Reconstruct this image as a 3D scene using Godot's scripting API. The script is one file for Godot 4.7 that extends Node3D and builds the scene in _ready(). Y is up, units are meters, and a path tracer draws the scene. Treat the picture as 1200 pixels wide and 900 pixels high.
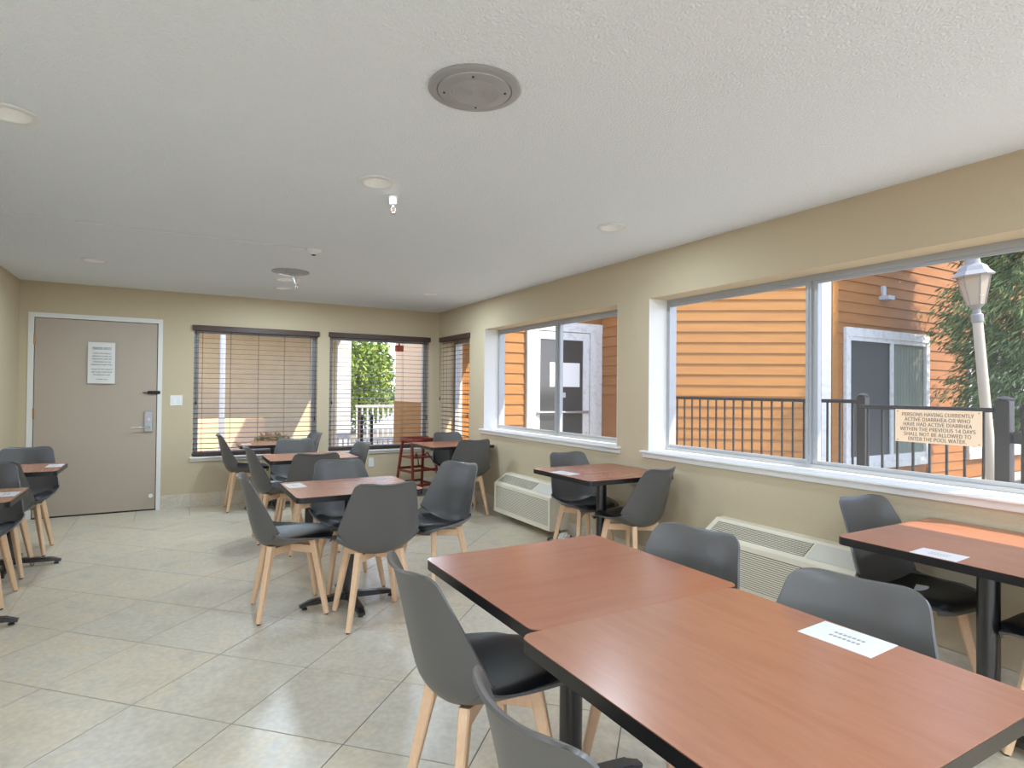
extends Node3D

const H := 2.42
var M := {}
var rng := RandomNumberGenerator.new()
var used := {}

# ------------------------------------------------------------------ helpers
func V(x: float, y: float, z: float) -> Vector3: return Vector3(x, y, z)
func new_st() -> SurfaceTool:
	var st := SurfaceTool.new()
	st.begin(Mesh.PRIMITIVE_TRIANGLES)
	st.set_smooth_group(-1)
	return st
func numbered(n: String) -> String:
	if not used.has(n):
		used[n] = 0
		return n
	used[n] += 1
	return "%s_%03d" % [n, used[n]]
func commit(st: SurfaceTool) -> ArrayMesh:
	st.generate_normals()
	return st.commit()
func inst(called: String, mesh: Mesh, m: Material, parent: Node = self) -> MeshInstance3D:
	var o := MeshInstance3D.new()
	o.mesh = mesh
	o.material_override = m
	o.name = numbered(called) if parent == self else called
	parent.add_child(o, true)
	return o
func obj(called: String, st: SurfaceTool, m: Material, parent: Node = self) -> MeshInstance3D:
	return inst(called, commit(st), m, parent)
func tag(o: Node, label: String, category: String, group := "") -> Node:
	o.set_meta("label", label)
	o.set_meta("category", category)
	if group != "": o.set_meta("group", group)
	return o
func thing(called: String, label: String, category: String, at: Vector3, turn := 0.0, group := "") -> Node3D:
	var o := Node3D.new()
	o.name = numbered(called)
	add_child(o)
	o.position = at
	o.rotation.y = deg_to_rad(turn)
	tag(o, label, category, group)
	return o
func structure(called: String, st: SurfaceTool, m: Material) -> MeshInstance3D:
	var o := obj(called, st, m)
	o.set_meta("kind", "structure")
	return o
func structure_node(called: String, at := Vector3.ZERO) -> Node3D:
	var o := Node3D.new()
	o.name = numbered(called)
	add_child(o)
	o.position = at
	o.set_meta("kind", "structure")
	return o
func copy_of(o: Node3D, at: Vector3, turn: float, label: String, base_name: String) -> Node3D:
	var r: Node3D = o.duplicate()
	r.name = numbered(base_name)
	add_child(r)
	r.position = at
	r.rotation.y = deg_to_rad(turn)
	r.set_meta("label", label)
	return r

func quad(st: SurfaceTool, a: Vector3, b: Vector3, c: Vector3, d: Vector3) -> void:
	st.add_vertex(a); st.add_vertex(b); st.add_vertex(c)
	st.add_vertex(a); st.add_vertex(c); st.add_vertex(d)
# box from min corner to max corner
func bx(st: SurfaceTool, a: Vector3, b: Vector3, xf := Transform3D.IDENTITY) -> void:
	var p := []
	for i in 8:
		p.append(xf * Vector3(b.x if i & 1 else a.x, b.y if i & 2 else a.y, b.z if i & 4 else a.z))
	quad(st, p[4], p[6], p[7], p[5])
	quad(st, p[1], p[3], p[2], p[0])
	quad(st, p[5], p[7], p[3], p[1])
	quad(st, p[0], p[2], p[6], p[4])
	quad(st, p[6], p[2], p[3], p[7])
	quad(st, p[0], p[4], p[5], p[1])
func cbox(st: SurfaceTool, c: Vector3, s: Vector3, xf := Transform3D.IDENTITY) -> void:
	bx(st, c - s / 2.0, c + s / 2.0, xf)
# box whose edges are chamfered by e
func bevel_box(st: SurfaceTool, a: Vector3, b: Vector3, e: float, xf := Transform3D.IDENTITY) -> void:
	var poly := PackedVector2Array([V2(a.x + e, a.z), V2(b.x - e, a.z), V2(b.x, a.z + e), V2(b.x, b.z - e), V2(b.x - e, b.z), V2(a.x + e, b.z), V2(a.x, b.z - e), V2(a.x, a.z + e)])
	slab(st, poly, a.y, b.y, e, xf)
func V2(x: float, y: float) -> Vector2: return Vector2(x, y)
# horizontal polygon (x,z) with a chamfer e on its upper and lower rim
func slab(st: SurfaceTool, poly: PackedVector2Array, y0: float, y1: float, e := 0.0, xf := Transform3D.IDENTITY) -> void:
	var pl := poly.duplicate()
	if not Geometry2D.is_polygon_clockwise(pl): pl.reverse()
	var n := pl.size()
	var inn := pl
	if e > 0.0:
		inn = PackedVector2Array()
		for i in n:
			var p: Vector2 = pl[(i + n - 1) % n]
			var c: Vector2 = pl[i]
			var q: Vector2 = pl[(i + 1) % n]
			var d1 := (c - p).normalized()
			var d2 := (q - c).normalized()
			var n1 := Vector2(-d1.y, d1.x)
			var n2 := Vector2(-d2.y, d2.x)
			var b := (n1 + n2)
			inn.append(c + b.normalized() * e / maxf(0.5, b.length() * 0.5))
		# keep the inset side inside
		if Geometry2D.is_point_in_polygon(inn[0], pl) == false:
			for i in n: inn[i] = pl[i] * 2.0 - inn[i]
	var ring := func(pp: PackedVector2Array, y: float) -> Array:
		var r := []
		for p in pp: r.append(xf * Vector3(p.x, y, p.y))
		return r
	var rings := []
	if e > 0.0:
		rings = [ring.call(inn, y0), ring.call(pl, y0 + e), ring.call(pl, y1 - e), ring.call(inn, y1)]
	else:
		rings = [ring.call(pl, y0), ring.call(pl, y1)]
	for k in rings.size() - 1:
		for i in n:
			var j := (i + 1) % n
			quad(st, rings[k][i], rings[k][j], rings[k + 1][j], rings[k + 1][i])
	var idx := Geometry2D.triangulate_polygon(inn)
	for t in range(0, idx.size(), 3):
		var top = rings[-1]
		var bot = rings[0]
		var a: Vector3 = top[idx[t]]
		var b: Vector3 = top[idx[t + 1]]
		var c: Vector3 = top[idx[t + 2]]
		var up := (xf.basis * Vector3.UP)
		if (b - a).cross(c - a).dot(up) > 0.0:
			st.add_vertex(a); st.add_vertex(c); st.add_vertex(b)
			st.add_vertex(bot[idx[t]]); st.add_vertex(bot[idx[t + 1]]); st.add_vertex(bot[idx[t + 2]])
		else:
			st.add_vertex(a); st.add_vertex(b); st.add_vertex(c)
			st.add_vertex(bot[idx[t]]); st.add_vertex(bot[idx[t + 2]]); st.add_vertex(bot[idx[t + 1]])
func rounded_rect(w: float, d: float, r: float, seg := 6) -> PackedVector2Array:
	var p := PackedVector2Array()
	for k in 4:
		var cx: float = (w / 2 - r) * (1 if k in [0, 3] else -1)
		var cz: float = (d / 2 - r) * (1 if k in [0, 1] else -1)
		for i in seg + 1:
			var a := PI / 2 * (k + float(i) / seg)
			p.append(Vector2(cx + r * cos(a), cz + r * sin(a)))
	return p
# smooth tube through points
func tube(st: SurfaceTool, pts: Array, r: float, sides := 8, r_end := -1.0) -> void:
	st.set_smooth_group(0)
	var rings := []
	var n := pts.size()
	var ref := Vector3.UP
	for i in n:
		var d: Vector3 = (pts[min(i + 1, n - 1)] - pts[max(i - 1, 0)]).normalized()
		if abs(d.dot(ref)) > 0.95: ref = Vector3.RIGHT
		var u := ref.cross(d).normalized()
		var v := d.cross(u)
		var rr: float = r if r_end < 0 else lerpf(r, r_end, float(i) / (n - 1))
		var ring := []
		for k in sides:
			var a := TAU * k / sides
			ring.append(pts[i] + (u * cos(a) + v * sin(a)) * rr)
		rings.append(ring)
	for i in n - 1:
		for k in sides:
			var j := (k + 1) % sides
			quad(st, rings[i][k], rings[i + 1][k], rings[i + 1][j], rings[i][j])
	st.set_smooth_group(-1)
	for k in range(1, sides - 1):
		st.add_vertex(rings[0][0]); st.add_vertex(rings[0][k]); st.add_vertex(rings[0][k + 1])
		st.add_vertex(rings[-1][0]); st.add_vertex(rings[-1][k + 1]); st.add_vertex(rings[-1][k])
# lathe: profile of (radius, y), turned about y at c
func lathe(st: SurfaceTool, prof: Array, c: Vector3, sides := 32, flat := false) -> void:
	st.set_smooth_group(-1)
	for i in prof.size() - 1:
		st.set_smooth_group(-1 if flat else i + 1)
		for k in sides:
			var a := TAU * k / sides
			var b := TAU * (k + 1) / sides
			var p0: Vector2 = prof[i]
			var p1: Vector2 = prof[i + 1]
			var A := c + Vector3(cos(a) * p0.x, p0.y, sin(a) * p0.x)
			var B := c + Vector3(cos(b) * p0.x, p0.y, sin(b) * p0.x)
			var C := c + Vector3(cos(b) * p1.x, p1.y, sin(b) * p1.x)
			var D := c + Vector3(cos(a) * p1.x, p1.y, sin(a) * p1.x)
			quad(st, A, B, C, D)
	st.set_smooth_group(-1)
# bar with a chamfered square section from a (width wa) to b (width wb)
func bar(st: SurfaceTool, a: Vector3, b: Vector3, wa: float, wb: float, side: Vector3, da := -1.0, db := -1.0, ch := 0.2) -> void:
	var d := (b - a).normalized()
	var u := (side - d * side.dot(d)).normalized()
	var v := d.cross(u).normalized()
	if da < 0: da = wa
	if db < 0: db = wb
	var sec := []
	for s in [[1, 1], [-1, 1], [-1, -1], [1, -1]]:
		var x: float = s[0]
		var y: float = s[1]
		if x * y > 0:
			sec.append(Vector2(x, y * (1 - ch * 2))); sec.append(Vector2(x * (1 - ch * 2), y))
		else:
			sec.append(Vector2(x * (1 - ch * 2), y)); sec.append(Vector2(x, y * (1 - ch * 2)))
	var ra := []
	var rb := []
	for s in sec:
		ra.append(a + u * s.x * wa / 2 + v * s.y * da / 2)
		rb.append(b + u * s.x * wb / 2 + v * s.y * db / 2)
	for i in 8:
		var j := (i + 1) % 8
		quad(st, ra[i], rb[i], rb[j], ra[j])
	for i in range(1, 7):
		st.add_vertex(ra[0]); st.add_vertex(ra[i]); st.add_vertex(ra[i + 1])
		st.add_vertex(rb[0]); st.add_vertex(rb[i + 1]); st.add_vertex(rb[i])
func text(s: String, size: float, m: Material, parent: Node, at: Vector3, rot_y := 0.0, called := "lettering", width := 0.0, serif := false) -> MeshInstance3D:
	var t := TextMesh.new()
	var f := SystemFont.new()
	f.font_names = PackedStringArray(["Droid Serif" if serif else "Droid Sans"])
	t.font = f
	t.text = s
	t.font_size = 48
	t.pixel_size = size / 48.0
	t.depth = 0.0008
	t.curve_step = 2.0
	var o := inst(called, t, m, parent)
	o.position = at
	o.rotation.y = rot_y
	if width > 0.0:
		var w := t.get_aabb().size.x
		if w > 0.0: o.scale = Vector3(width / w, 1, 1)
	return o

# ------------------------------------------------------------------ materials
func mat(c: Color, rough := 0.6, metal := 0.0, spec := 0.5) -> StandardMaterial3D:
	var m := StandardMaterial3D.new()
	m.albedo_color = c
	m.roughness = rough
	m.metallic = metal
	m.metallic_specular = spec
	return m
func rgb(r: int, g: int, b: int) -> Color: return Color8(r, g, b)
func tex(im: Image) -> ImageTexture:
	im.generate_mipmaps()
	return ImageTexture.create_from_image(im)
# colour image from two noises: ramp of colours by the first, streak darkening by the second
func cloud(size: int, sd: int, f: float, stops: Array, fine: float, ax := 1.0, ay := 1.0) -> ImageTexture:
	var n := FastNoiseLite.new()
	n.seed = sd
	n.noise_type = FastNoiseLite.TYPE_SIMPLEX_SMOOTH
	n.frequency = f
	n.fractal_octaves = 4
	var n2 := FastNoiseLite.new()
	n2.seed = sd + 7
	n2.frequency = f * 9.0
	n2.fractal_octaves = 2
	var im := Image.create_empty(size, size, false, Image.FORMAT_RGB8)
	for y in size:
		for x in size:
			# blend across the border so that the picture repeats
			var wx := smoothstep(0.85, 1.0, float(x) / size)
			var wy := smoothstep(0.85, 1.0, float(y) / size)
			var v := n.get_noise_2d(x * ax, y * ay) * (1 - wx) + n.get_noise_2d((x - size) * ax, y * ay) * wx
			if wy > 0.0:
				var v2 := n.get_noise_2d(x * ax, (y - size) * ay) * (1 - wx) + n.get_noise_2d((x - size) * ax, (y - size) * ay) * wx
				v = v * (1 - wy) + v2 * wy
			v = clampf(v * 0.9 + 0.5, 0.0, 0.999) * (stops.size() - 1)
			var i := int(v)
			var c: Color = (stops[i] as Color).lerp(stops[i + 1], v - i)
			var g := 1.0 + fine * n2.get_noise_2d(x * ax, y * ay)
			im.set_pixel(x, y, Color(c.r * g, c.g * g, c.b * g))
	return tex(im)
func bumps(size: int, sd: int, f: float, strength: float, oct := 2) -> ImageTexture:
	var n := FastNoiseLite.new()
	n.seed = sd
	n.frequency = f
	n.fractal_octaves = oct
	var im := n.get_seamless_image(size, size)
	im.convert(Image.FORMAT_RGBA8)
	im.bump_map_to_normal_map(strength)
	return tex(im)
func tri(m: StandardMaterial3D, scale: Vector3, world := true, offset := Vector3.ZERO) -> StandardMaterial3D:
	m.uv1_triplanar = true
	m.uv1_world_triplanar = world
	m.uv1_scale = scale
	m.uv1_offset = offset
	return m
func textured(t: Texture2D, rough: float, scale: Vector3, world := true, offset := Vector3.ZERO, spec := 0.5) -> StandardMaterial3D:
	var m := mat(Color.WHITE, rough, 0.0, spec)
	m.albedo_texture = t
	return tri(m, scale, world, offset)
func pane_mat(c: Color, a: float) -> StandardMaterial3D:
	var m := mat(Color(c.r, c.g, c.b, a), 0.0, 0.0, 0.03)
	m.transparency = BaseMaterial3D.TRANSPARENCY_ALPHA
	return m
func make_materials() -> void:
	var peel := bumps(512, 3, 0.045, 3.0)
	var w := mat(rgb(198, 182, 153), 0.75, 0.0, 0.3)
	w.normal_enabled = true
	w.normal_texture = peel
	w.normal_scale = 0.35
	M.wall = tri(w, V(2.2, 2.2, 2.2))
	var c := mat(rgb(236, 240, 243), 0.9, 0.0, 0.2)
	c.normal_enabled = true
	c.normal_texture = bumps(512, 5, 0.06, 5.0)
	c.normal_scale = 0.9
	M.ceiling = tri(c, V(2.5, 2.5, 2.5))
	M.tiles = []
	var tone := [[rgb(197, 184, 164), rgb(205, 193, 174), rgb(209, 197, 177), rgb(211, 194, 167), rgb(203, 192, 174)], [rgb(195, 183, 165), rgb(203, 192, 174), rgb(206, 195, 177), rgb(199, 188, 171), rgb(209, 195, 171)], [rgb(203, 189, 166), rgb(207, 193, 170), rgb(212, 197, 172), rgb(205, 193, 173), rgb(198, 185, 165)]]
	for k in 3:
		M.tiles.append(textured(cloud(512, 20 + k, 0.007, tone[k], 0.05), 0.32, V(0.83, 0.83, 0.83), true, V(0.2 * k, 0.1, 0.3 * k)))
	M.grout = mat(rgb(120, 110, 98), 0.9)
	M.basetiles = [M.tiles[1], M.tiles[0], M.tiles[2]]
	var lam := textured(cloud(512, 40, 0.006, [rgb(160, 97, 70), rgb(164, 101, 73), rgb(167, 104, 76), rgb(162, 98, 71)], 0.022, 0.5, 4.0), 0.27, V(1, 1, 1), false, V(0.5, 0.5, 0.5), 1.0)
	M.laminate = lam
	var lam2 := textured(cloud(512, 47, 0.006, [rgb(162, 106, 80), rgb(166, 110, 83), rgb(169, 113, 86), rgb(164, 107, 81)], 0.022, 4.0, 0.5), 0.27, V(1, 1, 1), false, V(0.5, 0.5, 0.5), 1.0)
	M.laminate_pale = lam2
	M.band = mat(rgb(30, 28, 28), 0.35)
	M.iron = mat(rgb(24, 24, 26), 0.28, 0.0, 0.7)
	M.shell = mat(rgb(94, 92, 89), 0.36)
	M.cushion = mat(rgb(22, 22, 23), 0.45)
	M.beech = textured(cloud(256, 60, 0.012, [rgb(228, 188, 148), rgb(236, 198, 159), rgb(232, 193, 153)], 0.05, 6.0, 0.6), 0.5, V(2, 2, 2), false)
	M.white = mat(rgb(232, 231, 228), 0.45)
	M.trim = mat(rgb(226, 223, 216), 0.5)
	M.door = mat(rgb(178, 163, 146), 0.5)
	M.steel = mat(rgb(190, 190, 188), 0.3, 0.9)
	M.brushed = mat(rgb(176, 176, 176), 0.42, 0.45)
	M.dark = mat(rgb(36, 32, 30), 0.5)
	M.black = mat(rgb(18, 18, 18), 0.5)
	M.alu = mat(rgb(176, 179, 182), 0.42, 0.35)
	M.glass = pane_mat(rgb(235, 242, 240), 0.06)
	M.walnut = textured(cloud(256, 70, 0.01, [rgb(62, 44, 36), rgb(78, 57, 46), rgb(70, 50, 40)], 0.12, 0.5, 6.0), 0.45, V(2, 2, 2), false)
	M.slat = mat(rgb(70, 52, 42), 0.45)
	M.cord = mat(rgb(88, 72, 58), 0.8)
	M.ptac = mat(rgb(234, 225, 204), 0.45)
	M.ptac_dark = mat(rgb(82, 76, 66), 0.7)
	M.ptac_lid = mat(rgb(214, 210, 198), 0.5)
	M.paper = mat(rgb(226, 224, 218), 0.7)
	M.card = mat(rgb(232, 232, 234), 0.25)
	M.print_grey = mat(rgb(150, 148, 150), 0.4)
	M.ink = mat(rgb(70, 68, 72), 0.6)
	M.cherry = mat(rgb(120, 46, 32), 0.4)
	M.sign = mat(rgb(240, 216, 186), 0.5)
	M.orange = textured(cloud(512, 80, 0.012, [rgb(150, 100, 42), rgb(157, 106, 46), rgb(162, 111, 51)], 0.06, 0.4, 3.0), 0.7, V(0.6, 0.6, 0.6))
	M.orange_shaded = textured(cloud(512, 81, 0.012, [rgb(144, 90, 36), rgb(151, 96, 40), rgb(156, 101, 45)], 0.07, 0.4, 3.0), 0.7, V(0.6, 0.6, 0.6))  # same siding paint, shade put into a darker colour
	M.outwhite = textured(cloud(256, 82, 0.02, [rgb(202, 201, 196), rgb(212, 211, 206), rgb(192, 190, 184)], 0.06), 0.6, V(1, 1, 1))
	M.darkglass = mat(rgb(58, 56, 54), 0.08, 0.0, 0.6)
	M.screen = mat(rgb(62, 61, 62), 0.6)
	M.curtain = mat(rgb(116, 124, 108), 0.8)
	M.fence = mat(rgb(34, 30, 31), 0.45)
	M.pole = mat(rgb(176, 166, 150), 0.5)
	M.lamp_metal = mat(rgb(140, 137, 134), 0.5, 0.2)
	var lg := mat(rgb(176, 160, 140), 0.5)
	lg.backlight_enabled = true
	lg.backlight = rgb(160, 150, 130)
	M.lamp_glass = lg
	var nd := mat(Color.WHITE, 0.8)
	nd.vertex_color_use_as_albedo = true
	nd.backlight_enabled = true
	nd.backlight = Color(0.35, 0.4, 0.2)
	M.needles = nd
	M.bark = mat(rgb(86, 68, 54), 0.9)
	M.concrete = textured(cloud(512, 90, 0.01, [rgb(146, 142, 134), rgb(158, 154, 146), rgb(150, 146, 137)], 0.06), 0.85, V(0.4, 0.4, 0.4))
	M.stucco = textured(cloud(256, 91, 0.02, [rgb(206, 190, 156), rgb(214, 198, 166)], 0.04), 0.85, V(0.5, 0.5, 0.5))
	M.peach = mat(rgb(226, 190, 152), 0.8)
	M.soil = mat(rgb(128, 120, 104), 0.95)
	M.brick = mat(rgb(150, 92, 66), 0.85)
	M.red = mat(rgb(190, 70, 44), 0.5)
	var ll := mat(rgb(235, 235, 230), 0.4)
	ll.emission_enabled = true
	ll.emission = Color(1.0, 0.97, 0.92)
	ll.emission_energy_multiplier = 0.35  # faint glow put into the lens, the lamps themselves are off
	M.lamp_lens = ll
	M.brass = mat(rgb(170, 130, 84), 0.35, 0.8)

# ------------------------------------------------------------------ chair
var prof: Array = []
func spline(k: int, t: float) -> float:
	var n := prof.size() - 1
	var x := clampf(t, 0.0, 1.0) * n
	var i := mini(int(x), n - 1)
	var f := x - i
	var p0: float = prof[maxi(i - 1, 0)][k]
	var p1: float = prof[i][k]
	var p2: float = prof[i + 1][k]
	var p3: float = prof[mini(i + 2, n)][k]
	return cubic_interpolate_(p1, p2, p0, p3, f)
func cubic_interpolate_(a: float, b: float, pre: float, post: float, w: float) -> float:
	return cubic_interpolate(a, b, pre, post, w)
func shell_point(t: float, s: float) -> Vector3:
	var e := 0.004
	var tc := clampf(t, 0.07, 0.80)
	var tz := spline(0, tc + e) - spline(0, tc - e)
	var ty := spline(1, tc + e) - spline(1, tc - e)
	var l := sqrt(tz * tz + ty * ty)
	var n := Vector3(0, tz / l, -ty / l)   # concave side
	var w := spline(2, t)
	var a := absf(s)
	# round the front corners and the top corners
	var p := Vector3(w * s, spline(1, t), spline(0, t)) + n * spline(3, t) * pow(a, 2.3)
	p.z += 0.030 * pow(a, 4.0) * (1.0 - smoothstep(0.0, 0.16, t))
	p.y += (0.010 * a * a - 0.012 * pow(a, 6.0)) * smoothstep(0.78, 1.0, t)
	return p
func shell_normal(t: float, s: float) -> Vector3:
	var e := 0.006
	var du := shell_point(minf(t + e, 1), s) - shell_point(maxf(t - e, 0), s)
	var dv := shell_point(t, minf(s + e * 2, 1)) - shell_point(t, maxf(s - e * 2, -1))
	return du.cross(dv).normalized()
func make_chair() -> Node3D:
	# z, y, half width, lateral rise; the sitter faces -z
	prof = [[-0.238, 0.424, 0.170, 0.0], [-0.229, 0.445, 0.192, 0.006], [-0.165, 0.447, 0.212, 0.020], [-0.085, 0.436, 0.226, 0.040], [0.0, 0.421, 0.234, 0.064], [0.085, 0.411, 0.238, 0.090],
		[0.150, 0.421, 0.239, 0.112], [0.192, 0.463, 0.238, 0.120], [0.214, 0.527, 0.231, 0.112], [0.231, 0.597, 0.218, 0.096], [0.247, 0.670, 0.203, 0.078], [0.262, 0.738, 0.187, 0.060], [0.273, 0.786, 0.177, 0.047], [0.281, 0.810, 0.167, 0.040], [0.291, 0.824, 0.152, 0.034], [0.303, 0.828, 0.136, 0.030]]
	var root := Node3D.new()
	root.name = "dining_chair"
	var NT := 44
	var NS := 20
	var th := 0.008
	var top := []
	var bot := []
	for i in NT + 1:
		var rt := []
		var rb := []
		for j in NS + 1:
			var t := float(i) / NT
			var s := float(j) / NS * 2 - 1
			var p := shell_point(t, s)
			rt.append(p)
			rb.append(p - shell_normal(t, s) * th)
		top.append(rt)
		bot.append(rb)
	var st := new_st()
	st.set_smooth_group(1)
	for i in NT:
		for j in NS:
			quad(st, top[i][j], top[i + 1][j], top[i + 1][j + 1], top[i][j + 1])
	st.set_smooth_group(2)
	for i in NT:
		for j in NS:
			quad(st, bot[i][j], bot[i][j + 1], bot[i + 1][j + 1], bot[i + 1][j])
	st.set_smooth_group(3)
	for i in NT:
		quad(st, top[i][0], bot[i][0], bot[i + 1][0], top[i + 1][0])
		quad(st, top[i][NS], top[i + 1][NS], bot[i + 1][NS], bot[i][NS])
	for j in NS:
		quad(st, top[0][j], top[0][j + 1], bot[0][j + 1], bot[0][j])
		quad(st, top[NT][j], bot[NT][j], bot[NT][j + 1], top[NT][j + 1])
	var sh := obj("shell", st, M.shell, root)
	sh.set_meta("label", "moulded charcoal plastic seat shell")
	# cushion
	st = new_st()
	st.set_smooth_group(1)
	var NC := 18
	var cp := []
	for i in NC + 1:
		var r := []
		for j in NC + 1:
			var a := float(i) / NC * 2 - 1
			var b := float(j) / NC * 2 - 1
			# square to disc keeps the outline rounded
			var x := a * sqrt(maxf(0.0, 1 - 0.30 * b * b))
			var y := b * sqrt(maxf(0.0, 1 - 0.30 * a * a))
			var t := 0.225 + x * 0.195
			var edge := maxf(absf(a), absf(b))
			var hgt := 0.030 * pow(maxf(0.0, 1.0 - pow(edge, 5.0)), 0.5) + 0.0015
			r.append(shell_point(t, y * 0.90) + shell_normal(t, y * 0.90) * (hgt if edge < 0.999 else -0.002))
		cp.append(r)
	for i in NC:
		for j in NC:
			quad(st, cp[i][j], cp[i + 1][j], cp[i + 1][j + 1], cp[i][j + 1])
	obj("cushion", st, M.cushion, root).set_meta("label", "black padded seat cushion")
	# crossed beech frame
	var lt := 0.118
	var lb := 0.188
	for k in 2:
		st = new_st()
		var d := V(1, 0, 1 if k == 0 else -1).normalized()
		var y := 0.384 if k == 0 else 0.3835
		bar(st, -d * lt * 1.42 + V(0, y, 0), d * lt * 1.42 + V(0, y, 0), 0.046, 0.046, Vector3.UP, 0.030, 0.030, 0.1)
		obj("cross_rail", st, M.beech, root)
	for sx in [-1, 1]:
		for sz in [-1, 1]:
			st = new_st()
			var out := V(sx, 0, sz).normalized()
			bar(st, V(sx * lt, 0.421 if sz > 0 else 0.437, sz * lt), V(sx * lb, 0.006, sz * lb), 0.043, 0.026, out, 0.036, 0.024, 0.14)
			var leg := obj("leg", st, M.beech, root)
			st = new_st()
			lathe(st, [V2(0, 0), V2(0.010, 0), V2(0.010, 0.008), V2(0, 0.008)], V(sx * lb, 0, sz * lb), 10)
			obj("foot_pad", st, M.black, leg)
	return root

# ------------------------------------------------------------------ table
func make_table(w: float, d: float, h: float, m: Material) -> Node3D:
	var root := Node3D.new()
	root.name = "cafe_table"
	var st := new_st()
	slab(st, rounded_rect(w, d, 0.035, 5), h - 0.033, h - 0.002, 0.0)
	obj("edge_band", st, M.band, root).set_meta("label", "black vinyl edge band")
	st = new_st()
	slab(st, rounded_rect(w - 0.0016, d - 0.0016, 0.0345, 5), h - 0.004, h)
	obj("tabletop", st, m, root)
	st = new_st()
	bx(st, V(-0.16, h - 0.046, -0.02), V(0.16, h - 0.033, 0.02))
	bx(st, V(-0.02, h - 0.047, -0.16), V(0.02, h - 0.033, 0.16))
	obj("top_bracket", st, M.iron, root)
	st = new_st()
	lathe(st, [V2(0, h - 0.05), V2(0.060, h - 0.05), V2(0.060, h - 0.058), V2(0.038, h - 0.062), V2(0.038, 0.075), V2(0.05, 0.068), V2(0.05, 0.03), V2(0, 0.03)].map(func(p): return p), Vector3.ZERO, 28)
	obj("column", st, M.iron, root)
	for k in 4:
		st = new_st()
		var a := PI / 2 * k
		var dir := V(cos(a), 0, sin(a))
		var sd := V(-sin(a), 0, cos(a))
		var L: float = 0.30
		bar(st, dir * 0.02 + V(0, 0.052, 0), dir * (L - 0.05) + V(0, 0.036, 0), 0.056, 0.050, sd, 0.040, 0.026, 0.12)
		bar(st, dir * (L - 0.055) + V(0, 0.036, 0), dir * L + V(0, 0.022, 0), 0.050, 0.040, sd, 0.026, 0.018, 0.2)
		var foot := obj("base_arm", st, M.iron, root)
		st = new_st()
		lathe(st, [V2(0, 0), V2(0.016, 0), V2(0.016, 0.01), V2(0.007, 0.012), V2(0.007, 0.028), V2(0, 0.028)], dir * (L - 0.03), 12)
		obj("levelling_foot", st, M.iron, foot)
	return root

func wall_x(st: SurfaceTool, x0: float, x1: float, y0: float, y1: float, z0: float, z1: float, holes: Array) -> void:
	# wall in the x direction; holes: [xa, xb, ya, yb], sorted by xa
	var x := x0
	for h in holes:
		if h[0] > x: bx(st, V(x, y0, z0), V(h[0], y1, z1))
		if h[2] > y0: bx(st, V(h[0], y0, z0), V(h[1], h[2], z1))
		if h[3] < y1: bx(st, V(h[0], h[3], z0), V(h[1], y1, z1))
		x = h[1]
	if x < x1: bx(st, V(x, y0, z0), V(x1, y1, z1))
func wall_z(st: SurfaceTool, z0: float, z1: float, y0: float, y1: float, x0: float, x1: float, holes: Array) -> void:
	var z := z0
	for h in holes:
		if h[0] > z: bx(st, V(x0, y0, z), V(x1, y1, h[0]))
		if h[2] > y0: bx(st, V(x0, y0, h[0]), V(x1, h[2], h[1]))
		if h[3] < y1: bx(st, V(x0, h[3], h[0]), V(x1, y1, h[1]))
		z = h[1]
	if z < z1: bx(st, V(x0, y0, z), V(x1, y1, z1))

# ------------------------------------------------------------------ scene
func _ready() -> void:
	rng.seed = 11
	# camera
	var cam := Camera3D.new()
	cam.name = "camera"
	add_child(cam)
	cam.position = V(-3.1933, 1.348, 7.6292)
	cam.rotation = V(0.0116, -0.5198, 0.0096)
	cam.fov = 65.85
	cam.near = 0.05
	cam.far = 200.0
	cam.current = true
	# sky, sun, exposure
	var we := WorldEnvironment.new()
	we.name = "world_environment"
	var env := Environment.new()
	env.background_mode = Environment.BG_SKY
	var sky := Sky.new()
	var psm := ProceduralSkyMaterial.new()
	psm.sky_top_color = Color(0.60, 0.69, 0.84)
	psm.sky_horizon_color = Color(0.90, 0.91, 0.94)
	psm.ground_bottom_color = Color(0.55, 0.53, 0.50)
	psm.ground_horizon_color = Color(0.70, 0.70, 0.70)
	psm.sky_energy_multiplier = 1.85
	psm.ground_energy_multiplier = 1.0
	psm.sun_angle_max = 1.0
	sky.sky_material = psm
	env.sky = sky
	env.tonemap_mode = Environment.TONE_MAPPER_LINEAR
	env.tonemap_exposure = 1.25
	env.sdfgi_enabled = true
	env.ssao_enabled = true
	env.ssil_enabled = true
	we.environment = env
	add_child(we)
	var sun := DirectionalLight3D.new()
	sun.name = "sun"
	sun.light_color = Color(1.0, 0.95, 0.87)
	sun.light_energy = 2.45
	sun.light_angular_distance = 0.6
	sun.shadow_enabled = true
	add_child(sun)
	var to_sun := V(0.36, 0.78, 0.51).normalized()
	sun.look_at_from_position(to_sun * 20.0, Vector3.ZERO, Vector3.UP)

	make_materials()
	build_room()
	build_windows()
	build_blinds()
	build_door()
	build_ceiling_fittings()
	build_ptacs()
	build_tables()
	build_chairs()
	build_high_chair()
	build_small_things()
	build_outside()

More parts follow.
